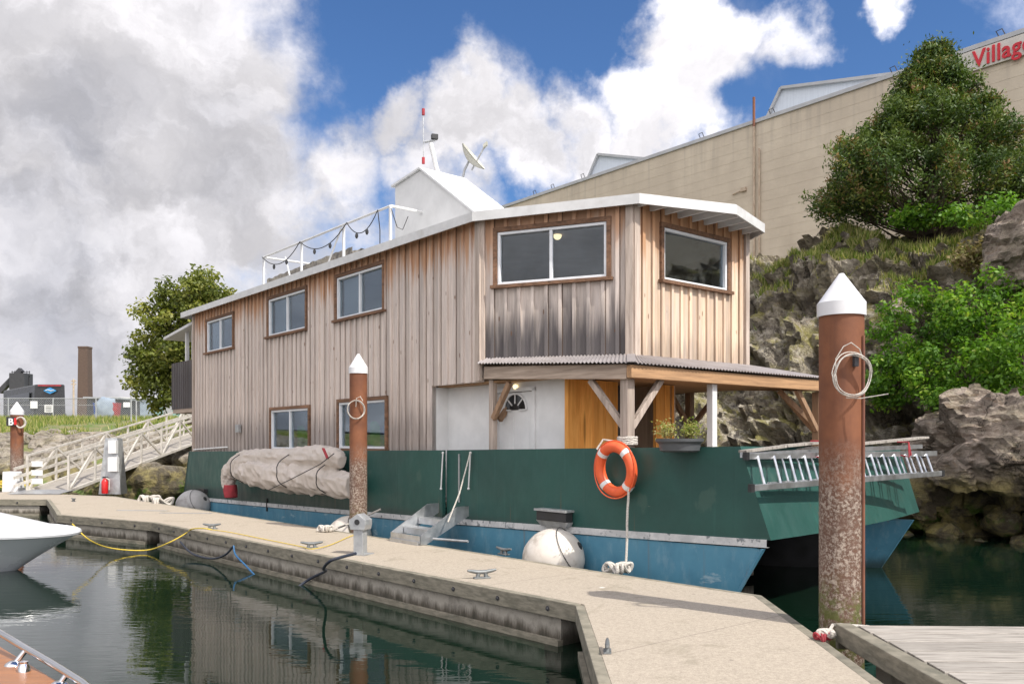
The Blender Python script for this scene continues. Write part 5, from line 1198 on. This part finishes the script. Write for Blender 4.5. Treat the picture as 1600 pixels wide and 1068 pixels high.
# B sign
bsn = thing('letter_sign', D(17, 665, 27.75), 'small black square sign with white letter B on the far left pile', 'sign')
MB().box(D(17, 658, 27.75), .27, .05, .30).build('panel', M['black'], bsn); text_mesh('letter', 'B', .30, D(17, 663.5, 27.70), V((1, 0, 0)), UP, M['white'], bsn, .01, .03, align='CENTER')
MB().box(D(24, 658, 27.74), .06, .05, .22).build('red_patch', M['red'], bsn)
m_ = MB(); c = V((-15.85, 27.3, ZD)); m_.hexa([c+V((-.27, -.2, 0)), c+V((.27, -.2, 0)), c+V((.27, .2, 0)), c+V((-.27, .2, 0)), c+V((-.25, -.2, .66)), c+V((.16, -.2, .66)), c+V((.16, .2, .66)), c+V((-.25, .2, .66))])
tag(m_.build('dock_box', M['white'], origin=c, bevel=.03), 'white tapered box at the foot of the far left pile', 'box')
m_ = MB()
for i in range(9):
    c = G(12, 761)+V((random.uniform(-.35, .35), random.uniform(-.3, .3), .03+i*.022)); m_.tube([c+V((.42*math.cos(k*math.pi/12), .3*math.sin(k*math.pi/12), random.uniform(-.01, .01))) for k in range(24)], .028, 6, closed=True)
tag(m_.build('hose_pile', M['yrope'], origin=G(12, 764), smooth=True), 'yellow hose coiled on the dock at the far left', 'hose')
# power pedestals
def pedestal(c, label):
    f = thing('power_pedestal', c, label, 'power pedestal', None); c = V(c); u = V((.94, -.34, 0)); v = V((.34, .94, 0))
    MB().box(c+UP*.01, .30, .26, .02, u, v).build('base_plate', M['galv'], f); MB().box(c+UP*.21, .15, .13, .40, u, v).build('post', M['galv'], f, bevel=.006)
    hd = [(-.11, .36), (.11, .36), (.13, .43), (.13, .50), (0, .585), (-.13, .50), (-.13, .43)]
    MB().extr([c+u*x-v*.09+UP*z for x, z in hd], v*.20).build('head', M['galv'], f, bevel=.004); MB().lathe([(.04, 0), (.04, .01)], c-v*.09+UP*.47, -v, 12).build('socket', M['black'], f)
    return f
pedestal(G(563, 866), 'small grey power pedestal with pointed head at the dock edge, hose attached')
# far utility cabinet
fc = G(178, 771); uc = thing('utility_cabinet', fc, 'tall grey utility cabinet with two white boxes at the end of the gangway', 'cabinet')
m_ = MB(); m_.hexa([fc+V(q) for q in ((-.38, -.2, 0), (.30, -.2, 0), (.30, .25, 0), (-.38, .25, 0), (-.20, -.15, 1.72), (.17, -.15, 1.72), (.17, .2, 1.72), (-.20, .2, 1.72))]); m_.build('stand', M['galv'], uc)
MB().box(fc+V((.08, -.22, 1.45)), .24, .16, .40).build('meter_box', M['white'], uc); MB().box(fc+V((.09, -.22, .92)), .28, .16, .44).build('meter_box', M['white'], uc)
fe = fc+V((-.12, -.33, 0)); ext = thing('fire_extinguisher', fe, 'red fire extinguisher standing against the grey utility cabinet', 'fire extinguisher')
MB().lathe([(.0, 0), (.09, 0), (.1, .03), (.1, .36), (.06, .44), (.03, .46)], fe+UP*.03, UP, 16).build('cylinder', M['red'], ext, smooth=30); MB().box(fe+V((0, 0, .52)), .14, .04, .05).build('handle', M['black'], ext)
MB().tube([fe+V((.05, -.03, .5)), fe+V((.16, -.05, .45)), fe+V((.15, -.05, .15))], .018, 6).build('hose', M['rope'], ext)
# cleats
def make_cleat():
    f = thing('cleat', (0, 0, 0), 'x', 'cleat', 'dock cleats')
    m_ = MB(); m_.box((0, 0, .008), .17, .07, .016); m_.build('base', M['cast'], f, bevel=.004); m_ = MB()
    for s_ in (-1, 1): m_.tube([(s_*.045, 0, .01), (s_*.035, 0, .06)], [.024, .018], 8)
    m_.tube([(-.15, 0, .085), (-.11, 0, .078), (-.04, 0, .065), (.04, 0, .065), (.11, 0, .078), (.15, 0, .085)], [.012, .018, .022, .022, .018, .012], 8); m_.build('horns', M['cast'], f, smooth=50); return f
cl0 = make_cleat(); first = True; dd = math.atan2(D1.y, D1.x)
for (px, py, rz, s_, lb) in ((753, 903, 1.15, 1.15, 'steel cleat on the near dock edge between the pedestal and the inner corner'), (487, 856, 1.0, 1.1, 'steel cleat left of the power pedestal with the yellow cord passing'), (331, 826, .9, 1.1, 'steel cleat where the yellow rope comes up on the dock'),
                         (787, 866, -dd*0+dd, 1.1, 'steel cleat on the far dock edge, left of the big white fender'), (949, 1018, -.80, .85, 'small steel cleat on the dock in the foreground near the inner corner'), (115, 783, .1, 1.0, 'farthest steel cleat on the dock, near the red extinguisher')):
    c_ = cl0 if first else copy_tree(cl0); first = False
    c_.location = G(px, py, ZD+.004); c_.rotation_euler = (0, 0, dd+rz if rz < 2.2 else dd); c_.scale = (s_, s_, s_); c_['label'] = lb
# ropes and hoses
def rope(name, pts, r, mat, label, cat='rope', seg=7, sub=6, wob=0):
    P_ = [V(p) for p in pts]; out = []
    for i in range(sub*(len(P_)-1)+1):
        f = i/sub; k = min(int(f), len(P_)-2); x = f-k; p0 = P_[max(k-1, 0)]; p1 = P_[k]; p2 = P_[k+1]; p3 = P_[min(k+2, len(P_)-1)]
        out.append(.5*((2*p1)+(-p0+p2)*x+(2*p0-5*p1+4*p2-p3)*x*x+(-p0+3*p1-3*p2+p3)*x**3)+V((random.gauss(0, wob), random.gauss(0, wob), 0)))
    return tag(MB().tube(out, r, seg).build(name, M[mat], origin=P_[0], smooth=True), label, cat)
rope('yellow_rope', [G(113, 818, .62), G(140, 843, .35), D(175, 856, 15.6), D(228, 859, 15.9), D(262, 848, 15.6), D(290, 833, 15.7), G(300, 826, ZD+.03), G(318, 825, ZD+.08), G(331, 827, ZD+.06)], .012, 'yrope', 'yellow rope sagging from the white speedboat bow up to the dock')
rope('extension_lead', [G(331, 827, ZD+.02), G(360, 831, ZD+.02), G(420, 843, ZD+.02), G(470, 853, ZD+.02), G(487, 857, ZD+.04), G(515, 851, ZD+.02), G(545, 838, ZD+.02), G(556, 835, ZD+.02)], .007, 'yrope', 'thin yellow power lead lying along the near edge of the dock', 'power lead')
hz = G(556, 864, ZD+.2); rope('dark_hose', [hz, hz+V((-.25, -.25, -.05)), G(525, 884, .42)+V((-.12, -.2, 0)), D(508, 892, 11.9), D(482, 905, 12.3), D(455, 912, 12.2)+UP*-.12], .02, 'khose', 'dark blue hose dropping from the power pedestal into the water', 'hose')
rope('blue_cord', [D(365, 852, 14.0), D(368, 866, 13.9), D(383, 882, 13.6), D(398, 894, 13.3)-UP*.04], .014, 'brope', 'bright blue cord hanging down the dock side left of the hose', 'cord')
rope('dark_hose', [D(282, 846, 15.7), D(300, 864, 15.1), D(330, 872, 14.6), D(352, 866, 14.2), D(365, 852, 14.0)], .018, 'khose', 'dark hose looped low along the dock side near the blue cord', 'hose')
m_ = MB(); knot(m_, G(1293, 990, ZD+.05), .055, 4, .016, 5); m_.tube([G(1293, 990, .5), V((2.72, 7.28, .5)), V((2.75, 7.2, .52)), V((3.0, 7.2, .5))], .014, 6)
tag(m_.build('mooring_rope', M['rope'], origin=G(1293, 992), smooth=True), 'bundle of white rope tied round the foot of the thick foreground pile', 'rope')
m_ = MB(); knot(m_, G(1287, 995, ZD+.03), .06, 2, .010, 9); tag(m_.build('cord_bundle', M['redcloth'], origin=G(1287, 995), smooth=True), 'faded red cord bundle beside the white rope at the foot of the thick pile', 'cord')
m_ = MB(); knot(m_, G(508, 826, ZD+.06), .10, 3, .022, 12); m_.tube([G(520, 827, .5), D(545, 818, 15.9), S(595, 795, 8.2)], .018, 6)
tag(m_.build('mooring_rope', M['rope'], origin=G(508, 828), smooth=True), 'knotted rope running from the dock to the blue hull behind the thin pile', 'rope')
m_ = MB(); knot(m_, G(232, 781, ZD+.03), .22, 2, .035, 15); knot(m_, G(252, 784, ZD+.03), .2, 2, .035, 16); tag(m_.build('mooring_rope', M['rope'], origin=G(240, 783), smooth=True), 'white rope loops on the far dock edge left of the grey fender', 'rope')

# ------------------------------------------------------------------ gangway
gw = thing('gangway', V((-14.5, 27.2, .45)), 'sloping aluminium truss gangway rising from the dock behind the stern', 'gangway')
def gp(side, s, z): # side 0 far-left, 1 near; s metres along; z above floor
    a0 = V((-13.95 if side else -15.25, 27.0, .50)); b0 = V((-12.75 if side else -14.0, 36.6, 2.3)); return a0.lerp(b0, s/9.8)+UP*z
for sd in (0, 1):
    for z, w_ in ((0.0, .09), (1.12, .06)): MB().beam(gp(sd, 0, z), gp(sd, 11, z), w_, w_).build('chord', M['gang'], gw)
    if sd == 0:
        for z in (.3, .55, .82): MB().beam(gp(sd, -.6, z), gp(sd, 11, z), .04, .09).build('rail', M['gang'], gw)
    for k in range(8):
        s_ = k*1.4; MB().beam(gp(sd, s_, 0), gp(sd, s_, 1.12), .06, .06, V((1, 0, 0))).build('strut', M['gang'], gw)
        if k % 2 == 0: MB().beam(gp(sd, s_+.05, .03), gp(sd, s_+1.4, 1.1), .06, .06).build('diagonal', M['gang'], gw)
        else: MB().beam(gp(sd, s_, 1.1), gp(sd, s_+1.4, .03), .06, .06).build('diagonal', M['gang'], gw)
m_ = MB(); m_.hexa([gp(0, 0, -.05), gp(1, 0, -.05), gp(1, 11, -.05), gp(0, 11, -.05), gp(0, 0, 0), gp(1, 0, 0), gp(1, 11, 0), gp(0, 11, 0)]); m_.build('walkway', M['plank'], gw)
for z in (.25, .52, .8): m_ = MB(); m_.box(gp(0, .3, z)+V((.16, -.1, 0)), .36, .03, .17); m_.build('white_board', M['white'], gw)
MB().hexa([V((-15.3, 26.0, ZD+.02)), V((-13.7, 26.0, ZD+.02)), V((-13.8, 27.1, ZD+.08)), V((-15.3, 27.1, ZD+.08)), V((-15.3, 26.0, ZD+.03)), V((-13.7, 26.0, ZD+.03)), V((-13.8, 27.1, ZD+.10)), V((-15.3, 27.1, ZD+.10))]).build('ramp_plate', M['alu'], gw)

# ------------------------------------------------------------------ boats at the left
sb = thing('speedboat', V((-9.5, 13.6, 0)), 'white speedboat bow with rounded deck pointing at the dock, left edge', 'boat')
bt = V((-7.0, 13.75, .60))
def hw(u_): return 1.16*math.sin(min(1, u_*1.15+.0)*math.pi/2)**.5 if u_ > 0 else 0.0
def sbp(u_, s_, z): return V((bt.x-u_*6.5, bt.y+.35*u_*0+s_*hw(u_*2.6), z))
def shz(u_): return .60+.06*u_*2
m_ = MB(); m_.grid(lambda u_, v_: (lambda uu, s_: sbp(uu, s_, shz(uu)+.40*(1-s_*s_)*min(1, uu*3.5)))(u_**1.5, v_*2-1), 50, 21, .5); m_.build('foredeck', M['gel'], sb, recalc=False, smooth=60)
m_ = MB(); rub = [sbp((i/40)**1.5, -1, shz((i/40)**1.5)) for i in range(40, -1, -1)]+[sbp((i/40)**1.5, 1, shz((i/40)**1.5)) for i in range(1, 41)]; m_.tube(rub, .045, 8); m_.build('gunwale', M['gel'], sb, smooth=True)
m_ = MB()
for sd in (-1, 1):
    def hf(u_, v_):
        uu = u_**1.5; top = sbp(uu, sd, shz(uu)-.03); kz = -.35+.5*max(0, 1-uu*5)**2; keel = V((bt.x-.75-uu*5.6*1.0, bt.y, kz)); p = top.lerp(keel, v_); flare = math.sin(v_*math.pi)*.10*min(1, uu*4); return p-V((0, sd*flare*1.0, 0))
    m_.grid(hf, 50, 12, .5)
m_.build('hull', M['gelblue'], sb, recalc=False, smooth=60)
m_ = MB(); c = sbp(.30, -.7, .80); m_.tube([c+V((-.1, 0, .04)), c+V((.1, 0, .04))], .012, 6); m_.tube([c+V((-.04, 0, 0)), c+V((-.04, 0, .04))], .01, 6); m_.tube([c+V((.04, 0, 0)), c+V((.04, 0, .04))], .01, 6); m_.build('deck_cleat', M['chrome'], sb)
# teak-decked boat in the foreground
tk = thing('teak_boat', V((-2.8, 3.6, 0)), 'foreground boat corner with varnished teak deck and chrome rail', 'boat')
Yk = 4.6
def ek(f, out=0, z=0):  # deck edge curve
    a0 = D(-60, 985, 5.2); b0 = D(0, 1018, 4.7); c0 = D(70, 1062, 4.15); d0 = D(180, 1150, 3.5); P_ = [a0, b0, c0, d0]; k = min(int(f*3), 2); p = P_[k].lerp(P_[k+1], f*3-k); p.z = .93; return p+V((-out*.8, -out*.6, z))
m_ = MB(); ed = [ek(i/12) for i in range(13)]; poly = [(p.x, p.y) for p in ed]+[(ed[-1].x-.6, ed[-1].y-1.4), (-5.5, 1.6), (-5.5, 5.0)]
m_.prism(poly, .85, .93); m_.build('deck', M['teak'], tk)
m_ = MB(); m_.prism([(p.x-.10, p.y-.07) for p in ed]+[(ed[-1].x-.7, ed[-1].y-1.5), (-5.4, 1.7), (-5.4, 4.9)], -.2, .85); m_.build('hull', M['gel'], tk)
m_ = MB(); pts = [D(-40, 968, 5.0), D(0, 988, 4.6), D(40, 1012, 4.35), D(85, 1038, 4.1), D(130, 1066, 3.8), D(170, 1100, 3.5)]; m_.tube(pts, .017, 12); m_.build('hand_rail', M['chrome'], tk, smooth=True)
for (a0, b0) in (((42, 1013, 4.34), (22, 1046, 4.32)), ((105, 1052, 3.96), (92, 1085, 3.95))): p = D(*a0); q = D(*b0); q.z = .93; MB().tube([p, q], .014, 10).lathe([(.045, 0), (.04, .008), (.02, .02)], q, UP, 16).build('stanchion', M['chrome'], tk, smooth=40)
q = ek(.62, .06); MB().lathe([(.03, 0), (.028, .02), (.018, .04), (.022, .05), (.0, .055)], q, UP, 14).build('deck_fitting', M['chrome'], tk, smooth=40)

# ------------------------------------------------------------------ background left
fnc = thing('wire_fence', V((-35, 70, 3.9)), 'long chain link fence with steel posts above the grassy bank', 'fence'); YF = 69.0
zf = 3.85; topz = D(0, 622, YF).z
for px in (-40, 13, 83, 150): MB().tube([D(px, 600, YF)*1 if False else V(((px-HX)/FP*YF, YF, zf-.3)), V(((px-HX)/FP*YF, YF, topz+.05))], .05, 8).build('post', M['galv'], fnc)
MB().tube([V(((-60-HX)/FP*YF, YF, topz)), V(((152-HX)/FP*YF, YF, topz))], .035, 6).build('top_rail', M['galv'], fnc); MB().tube([V(((-60-HX)/FP*YF, YF, topz-.55)), V(((152-HX)/FP*YF, YF, topz-.55))], .02, 6).build('mid_rail', M['galv'], fnc)
m_ = MB(); xa, xb = (-60-HX)/FP*YF, (300-HX)/FP*YF; x = xa
while x < xb+2:
    m_.beam((x, YF, zf), (x+(topz-zf), YF, topz), .012, .012); m_.beam((x+(topz-zf), YF+.02, zf), (x, YF+.02, topz), .012, .012); x += .18
m_.build('mesh', M['galv'], fnc)
Y2 = 60.; z2 = D(0, 613, Y2).z
for px in (205, 213): MB().tube([D(px, 670, Y2), D(px, 610 if px < 210 else 614, Y2)], .05, 8).build('post', M['galv'], fnc)
MB().tube([D(205, 615, Y2), D(300, 612, Y2)], .04, 6).build('top_rail', M['galv'], fnc)
for (px, py, w_, h_, lb) in ((53, 632, .58, .58, 'small white notice on the wire fence, leftmost of three'), (76, 638, .66, .62, 'white printed notice on the wire fence in front of the coach, middle of three'), (198, 632, .55, .4, 'blank white notice on the wire fence near the tree')):
    s_ = thing('notice', D(px, py, YF-.1), lb, 'sign', 'white notices on the fence'); MB().box(D(px, py, YF-.1), w_, .03, h_).build('panel', M['white'], s_)
    if px == 76:
        m_ = MB()
        for k in range(4): m_.box(D(px, py, YF-.13)+UP*(.18-.12*k), w_*.7, .01, .035)
        m_.build('print', M['black'], s_)
# coach
YB = 82.; cl_, cr2 = D(52, 604, YB), D(103, 604, YB); ch = thing('coach', V((cl_.x, YB, 3.9)), 'black motor coach with blue oval emblem parked behind the fence', 'bus')
zt_ = D(80, 600, YB).z; m_ = MB(); x0_, x1_ = cl_.x, cr2.x; 
m_.hexa([V((x0_, YB, 4.3)), V((x1_, YB, 4.3)), V((x1_-8.8, YB+10, 4.3)), V((x0_-8.8, YB+10, 4.3)), V((x0_+.1, YB+.1, zt_)), V((x1_-.15, YB+.1, zt_)), V((x1_-8.8, YB+10, zt_)), V((x0_-8.8, YB+10, zt_))]); m_.build('body', M['busblack'], ch, bevel=.12)
m_ = MB(); m_.extr([V((x0_-1.0, YB+1.14, 6.0)), V((x0_-7.5, YB+8.5, 6.0)), V((x0_-7.5, YB+8.5, 6.85)), V((x0_-1.0, YB+1.14, 6.85))], V((-.03, -.03, 0))); m_.build('side_window', M['busglass'], ch)
m_ = MB(); m_.box(V(((x0_+x1_)/2, YB-.0, zt_-.12)), (x1_-x0_)*.7, .1, .12); m_.build('rear_lights', M['redcloth'], ch)
cc2 = D(78, 610, YB-.12); m_ = MB(); m_.extr([cc2+V((.62*x, 0, .30*z)) for x, z in ((-1, 0), (-.45, .6), (0, 1), (.45, .6), (1, 0), (.45, -.6), (0, -1), (-.45, -.6))], V((0, .06, 0))); em = m_.build('emblem', M['busblue'], ch)
m_ = MB(); m_.tube([cc2+V((-.4, -.03, .02)), cc2+V((-.15, -.03, .07)), cc2+V((.1, -.03, -.02)), cc2+V((.4, -.03, .05))], .04, 5); m_.build('emblem_wave', M['white'], em)
for xx_ in (x0_+.5, x1_-.6): MB().lathe([(.0, -.15), (.5, -.15), (.5, .15), (.0, .15)], (xx_, YB+.5, 4.4), V((1, 0, 0)), 20).build('wheel', M['black'], ch)
# chimney
YC = 240.; g0 = D(133, 640, YC); chm = thing('chimney', V((g0.x, YC, 3.9)), 'tall tapered brown brick chimney standing behind the coach', 'chimney'); zt3 = D(133, 544, YC).z
w0, w1 = 1.55, 1.3; m_ = MB(); m_.hexa([g0*1+V((x*w0, y*w0, 3.9-g0.z)) for x, y in ((-1, -1), (1, -1), (1, 1), (-1, 1))]+[V((g0.x+x*w1, YC+y*w1, zt3)) for x, y in ((-1, -1), (1, -1), (1, 1), (-1, 1))]); m_.build('stack', M['brick'], chm)
MB().box((g0.x, YC, zt3+.2), w1*2.15, w1*2.15, .5).build('rim', M['brick'], chm)
# hopper with conveyor
YH = 170.; hp = thing('hopper', V((D(30, 600, YH).x, YH, 3.9)), 'dark industrial hopper with slanted conveyor on the horizon at the left', 'industrial plant')
MB().beam(D(0, 612, YH), D(34, 577, YH), 1.0, .9).build('conveyor', M['darksteel'], hp); MB().box(D(33, 596, YH), 3.0, 3, 3.2).build('bin', M['darksteel'], hp); MB().box(D(38, 604, YH), 1.2, 1.2, 5).build('tower', M['darksteel'], hp)
for px in (20, 27, 40, 46): MB().beam(D(px, 586, YH), D(px, 632, YH), .2, .2, V((1, 0, 0))).build('leg', M['darksteel'], hp)
MB().beam(D(18, 581, YH), D(47, 581, YH), .12, .12).build('handrail', M['darksteel'], hp); MB().beam(D(18, 586, YH), D(47, 588, YH), .2, .2).build('platform', M['darksteel'], hp)
for px in (19, 23, 42, 46): MB().beam(D(px, 579, YH), D(px, 588, YH), .1, .1, V((1, 0, 0))).build('handrail_post', M['darksteel'], hp)
YP = 150.; up_ = thing('utility_pole', V((D(115, 620, YP).x, YP, 3.9)), 'thin utility pole with two crossarms just left of the brick chimney', 'pole')
MB().tube([V((D(115, 620, YP).x, YP, 3.9)), D(115, 592, YP)], .16, 8).build('post', M['pipe'], up_)
for py in (595, 600): MB().beam(D(111, py, YP), D(119, py, YP), .15, .15).build('crossarm', M['pipe'], up_)
YS = 95.
def shed(px0, px1, py0, mat, rmat, label, Y=YS, dep=6):
    a0 = D(px0, py0, Y); b0 = D(px1, py0, Y); f = thing('shed', V(((a0.x+b0.x)/2, Y, 3.9)), label, 'shed'); MB().hexa([V((a0.x, Y, 3.9)), V((b0.x, Y, 3.9)), V((b0.x, Y+dep, 3.9)), V((a0.x, Y+dep, 3.9)), V((a0.x, Y, a0.z)), V((b0.x, Y, a0.z-.1)), V((b0.x, Y+dep, a0.z-.1)), V((a0.x, Y+dep, a0.z))]).build('wall', M[mat], f)
    MB().beam(V((a0.x-.3, Y+dep/2, a0.z+.1)), V((b0.x+.3, Y+dep/2, a0.z)), dep+.6, .16).build('roof', M[rmat], f); m_ = MB(); m_.box(((a0.x*.6+b0.x*.4), Y-.04, 5.0), .9, .06, 2.0); m_.build('door', M['galv'], f)
    return f
shed(136, 182, 622, 'darksteel', 'galv', 'low dark shed with flat pale roof right of the chimney'); shed(148, 250, 622, 'greytarp', 'fascia', 'long low grey shed with white roof edge behind the fence', 110); shed(243, 292, 623, 'teal', 'fascia', 'pale teal shed seen below the tree behind the fence', 88)
c = D(166, 646, 74); m_ = MB(); m_.ball(c+UP*.2, .95, .6, 1.15, 28, 18, fn=lambda d: (1/max(abs(d.x), abs(d.y), abs(d.z)))**.35*(1+.25*noise.noise(d*2.5))); tag(m_.build('covered_boat', M['greytarp'], origin=c, smooth=60), 'upright shape under blue grey tarp behind the fence', 'tarp covered boat')
for i, (px, lb) in enumerate(((156, 'dark blue bin left of the tarp covered shape'), (179, 'red bin right of the tarp covered shape'))):
    c = D(px, 648, 74); f = thing('bin', V((c.x, c.y, 3.9)), lb, 'bin', 'bins behind the fence'); MB().hexa([V((c.x+x*.32, c.y+y*.3, 3.95)) for x, y in ((-1, -1), (1, -1), (1, 1), (-1, 1))]+[V((c.x+x*.4, c.y+y*.36, 5.3)) for x, y in ((-1, -1), (1, -1), (1, 1), (-1, 1))]).build('body', M['plainblue' if i == 0 else 'redcloth'], f); MB().box((c.x, c.y, 5.35), .85, .76, .1).build('lid', M['plainblue' if i == 0 else 'redcloth'], f)

sc.render.resolution_x = 1024; sc.render.resolution_y = 683
